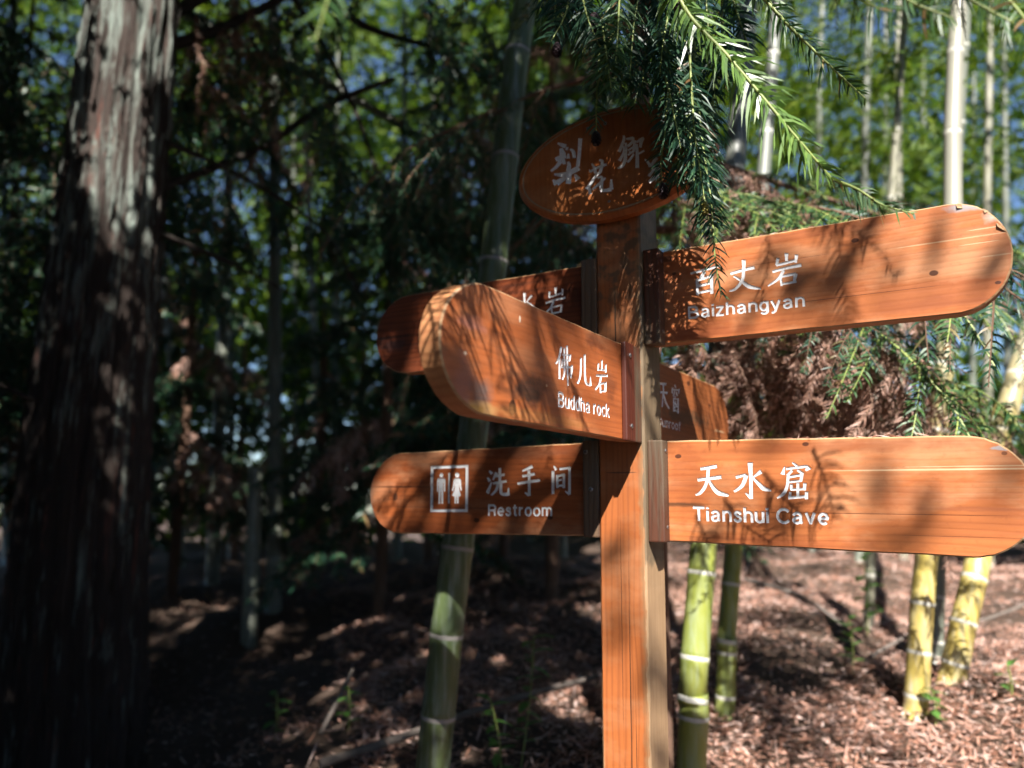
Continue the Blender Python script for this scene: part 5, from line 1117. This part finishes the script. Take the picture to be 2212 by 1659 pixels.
def stick(name, label, pts, r0, r1, mat='dead_wood', cat='branch'):
    P = smooth_path(pts, 6)
    v, f = tube(P, [r0+(r1-r0)*i/(len(P)-1)+rnd.uniform(-.1, .1)*r0 for i in range(len(P))], 8)
    tag(obj(name, pmesh(name, v, f), None, [M[mat]], smooth=True), label, cat)
def on(px, py, d, h=.03):
    p = at(px, py, d); return Vector((p.x, p.y, hill(p.x, p.y)+h))
stick('fallen_branch', 'grey fallen branch on the ground left of the post', [on(690, 1655, 2.7, .06), on(880, 1570, 2.85, .06), on(1080, 1480, 3.1, .07), on(1290, 1400, 3.6, .08)], .016, .011)
stick('fallen_branch', 'pale bent stick lying on the litter at the right edge', [on(1880, 1440, 3.6), on(2000, 1400, 3.8, .08), on(2120, 1370, 4.0, .14), on(2260, 1340, 4.2, .2)], .010, .008)
stick('fallen_branch', 'thin bare stick slanting through the brush under the Tianshui Cave board', [on(1610, 1215, 4.2, .25), on(1740, 1270, 4.0, .18), on(1860, 1350, 3.8, .05)], .011, .008)
stick('fallen_branch', 'short stick poking out of the dark ground at the bottom left', [on(690, 1640, 3.0, .0), on(735, 1570, 3.1, .12), on(760, 1520, 3.15, .2)], .010, .006)

# seedlings
lv = []
for (x, w, z) in ((0, .0, 0), (.18, .5, .03), (.42, .78, .05), (.7, .6, .03), (1, 0, -.05)): lv.append((x, w, z))
LV = [(x, -.32*w, z) for x, w, z in lv] + [(x, 0, z-.05) for x, w, z in lv] + [(x, .32*w, z) for x, w, z in lv]
LF = [(i, i+1, 6+i, 5+i) for i in range(4)] + [(5+i, 6+i, 11+i, 10+i) for i in range(4)]
leafm = pmesh('leaf', LV, LF); leafm.materials.append(M['seedling'])
def seedling(label, base, h, n, size, lean=(0, 0)):
    o = empty('seedling', base); tag(o, label, 'plant')
    tip = base + Vector((lean[0], lean[1], h))
    P = smooth_path([base-Vector((0, 0, .03)), base.lerp(tip, .5)+Vector((.01, 0, 0)), tip], 5)
    v, f = tube(P, .0025, 6); obj('stem', pmesh('stem', v, f), o, [M['twig']], smooth=True)
    for k in range(n):
        t = .2+.8*k/(n-1); p = base.lerp(tip, t); a = k*2.1+fr.uniform(-.4, .4)
        obj('leaf', leafm, o, [], Matrix.Translation(p) @ Matrix.Rotation(a, 4, 'Z') @ Matrix.Rotation(fr.uniform(-.5, .4), 4, 'Y') @ Matrix.Scale(size*fr.uniform(.7, 1.2), 4))
seedling('leafy green seedling on the ground between bamboo and post', on(1122, 1640, 2.72, 0), .42, 22, .065, (.05, .05))
seedling('second leafy seedling close behind the tall one, left of the post', on(1085, 1660, 2.66, 0), .26, 14, .06, (-.04, 0))
seedling('small seedling in the dark ground left of the green bamboo', on(750, 1560, 3.0, 0), .16, 8, .06)
seedling('small seedling beside the base of the yellow bamboo', on(2018, 1560, 2.9, 0), .13, 8, .06)
seedling('pale seedling in the litter between the yellow bamboo and the thin green culm', on(1840, 1440, 3.4, 0), .22, 10, .07)
seedling('small seedling low by the foot of the big cedar', on(600, 1420, 3.4, 0), .2, 9, .06)
seedling('bright seedling in the brush under the Tianshui Cave board', on(1870, 1300, 4.0, 0), .42, 14, .09)
seedling('tiny seedling in the litter at the bottom right corner', on(2190, 1600, 2.85, 0), .12, 7, .05)

# fallen needles lying on the top edges of the right boards
def debris(F, nf, u0, u1, vt, n, parent, seed):
    r = np.random.default_rng(seed)
    c = np.stack([r.uniform(u0, u1, n), vt+r.uniform(.0008, .003, n), nf-r.uniform(.002, .03, n)], 1)
    ax = unit(r.normal(size=(n, 3))*[1, .25, 1])
    o = obj('fallen_needles', quads_mesh('fallen_needles', leaf_quads(c, ax, r.uniform(.012, .035, n), r.uniform(.0015, .004, n))), parent, [M['litter']], F); o['kind'] = 'stuff'
debris(FB, .005, .10, .55, .1035, 60, b_rl, 1); debris(FB, .005, .10, .5, .5025, 50, b_ru, 2)
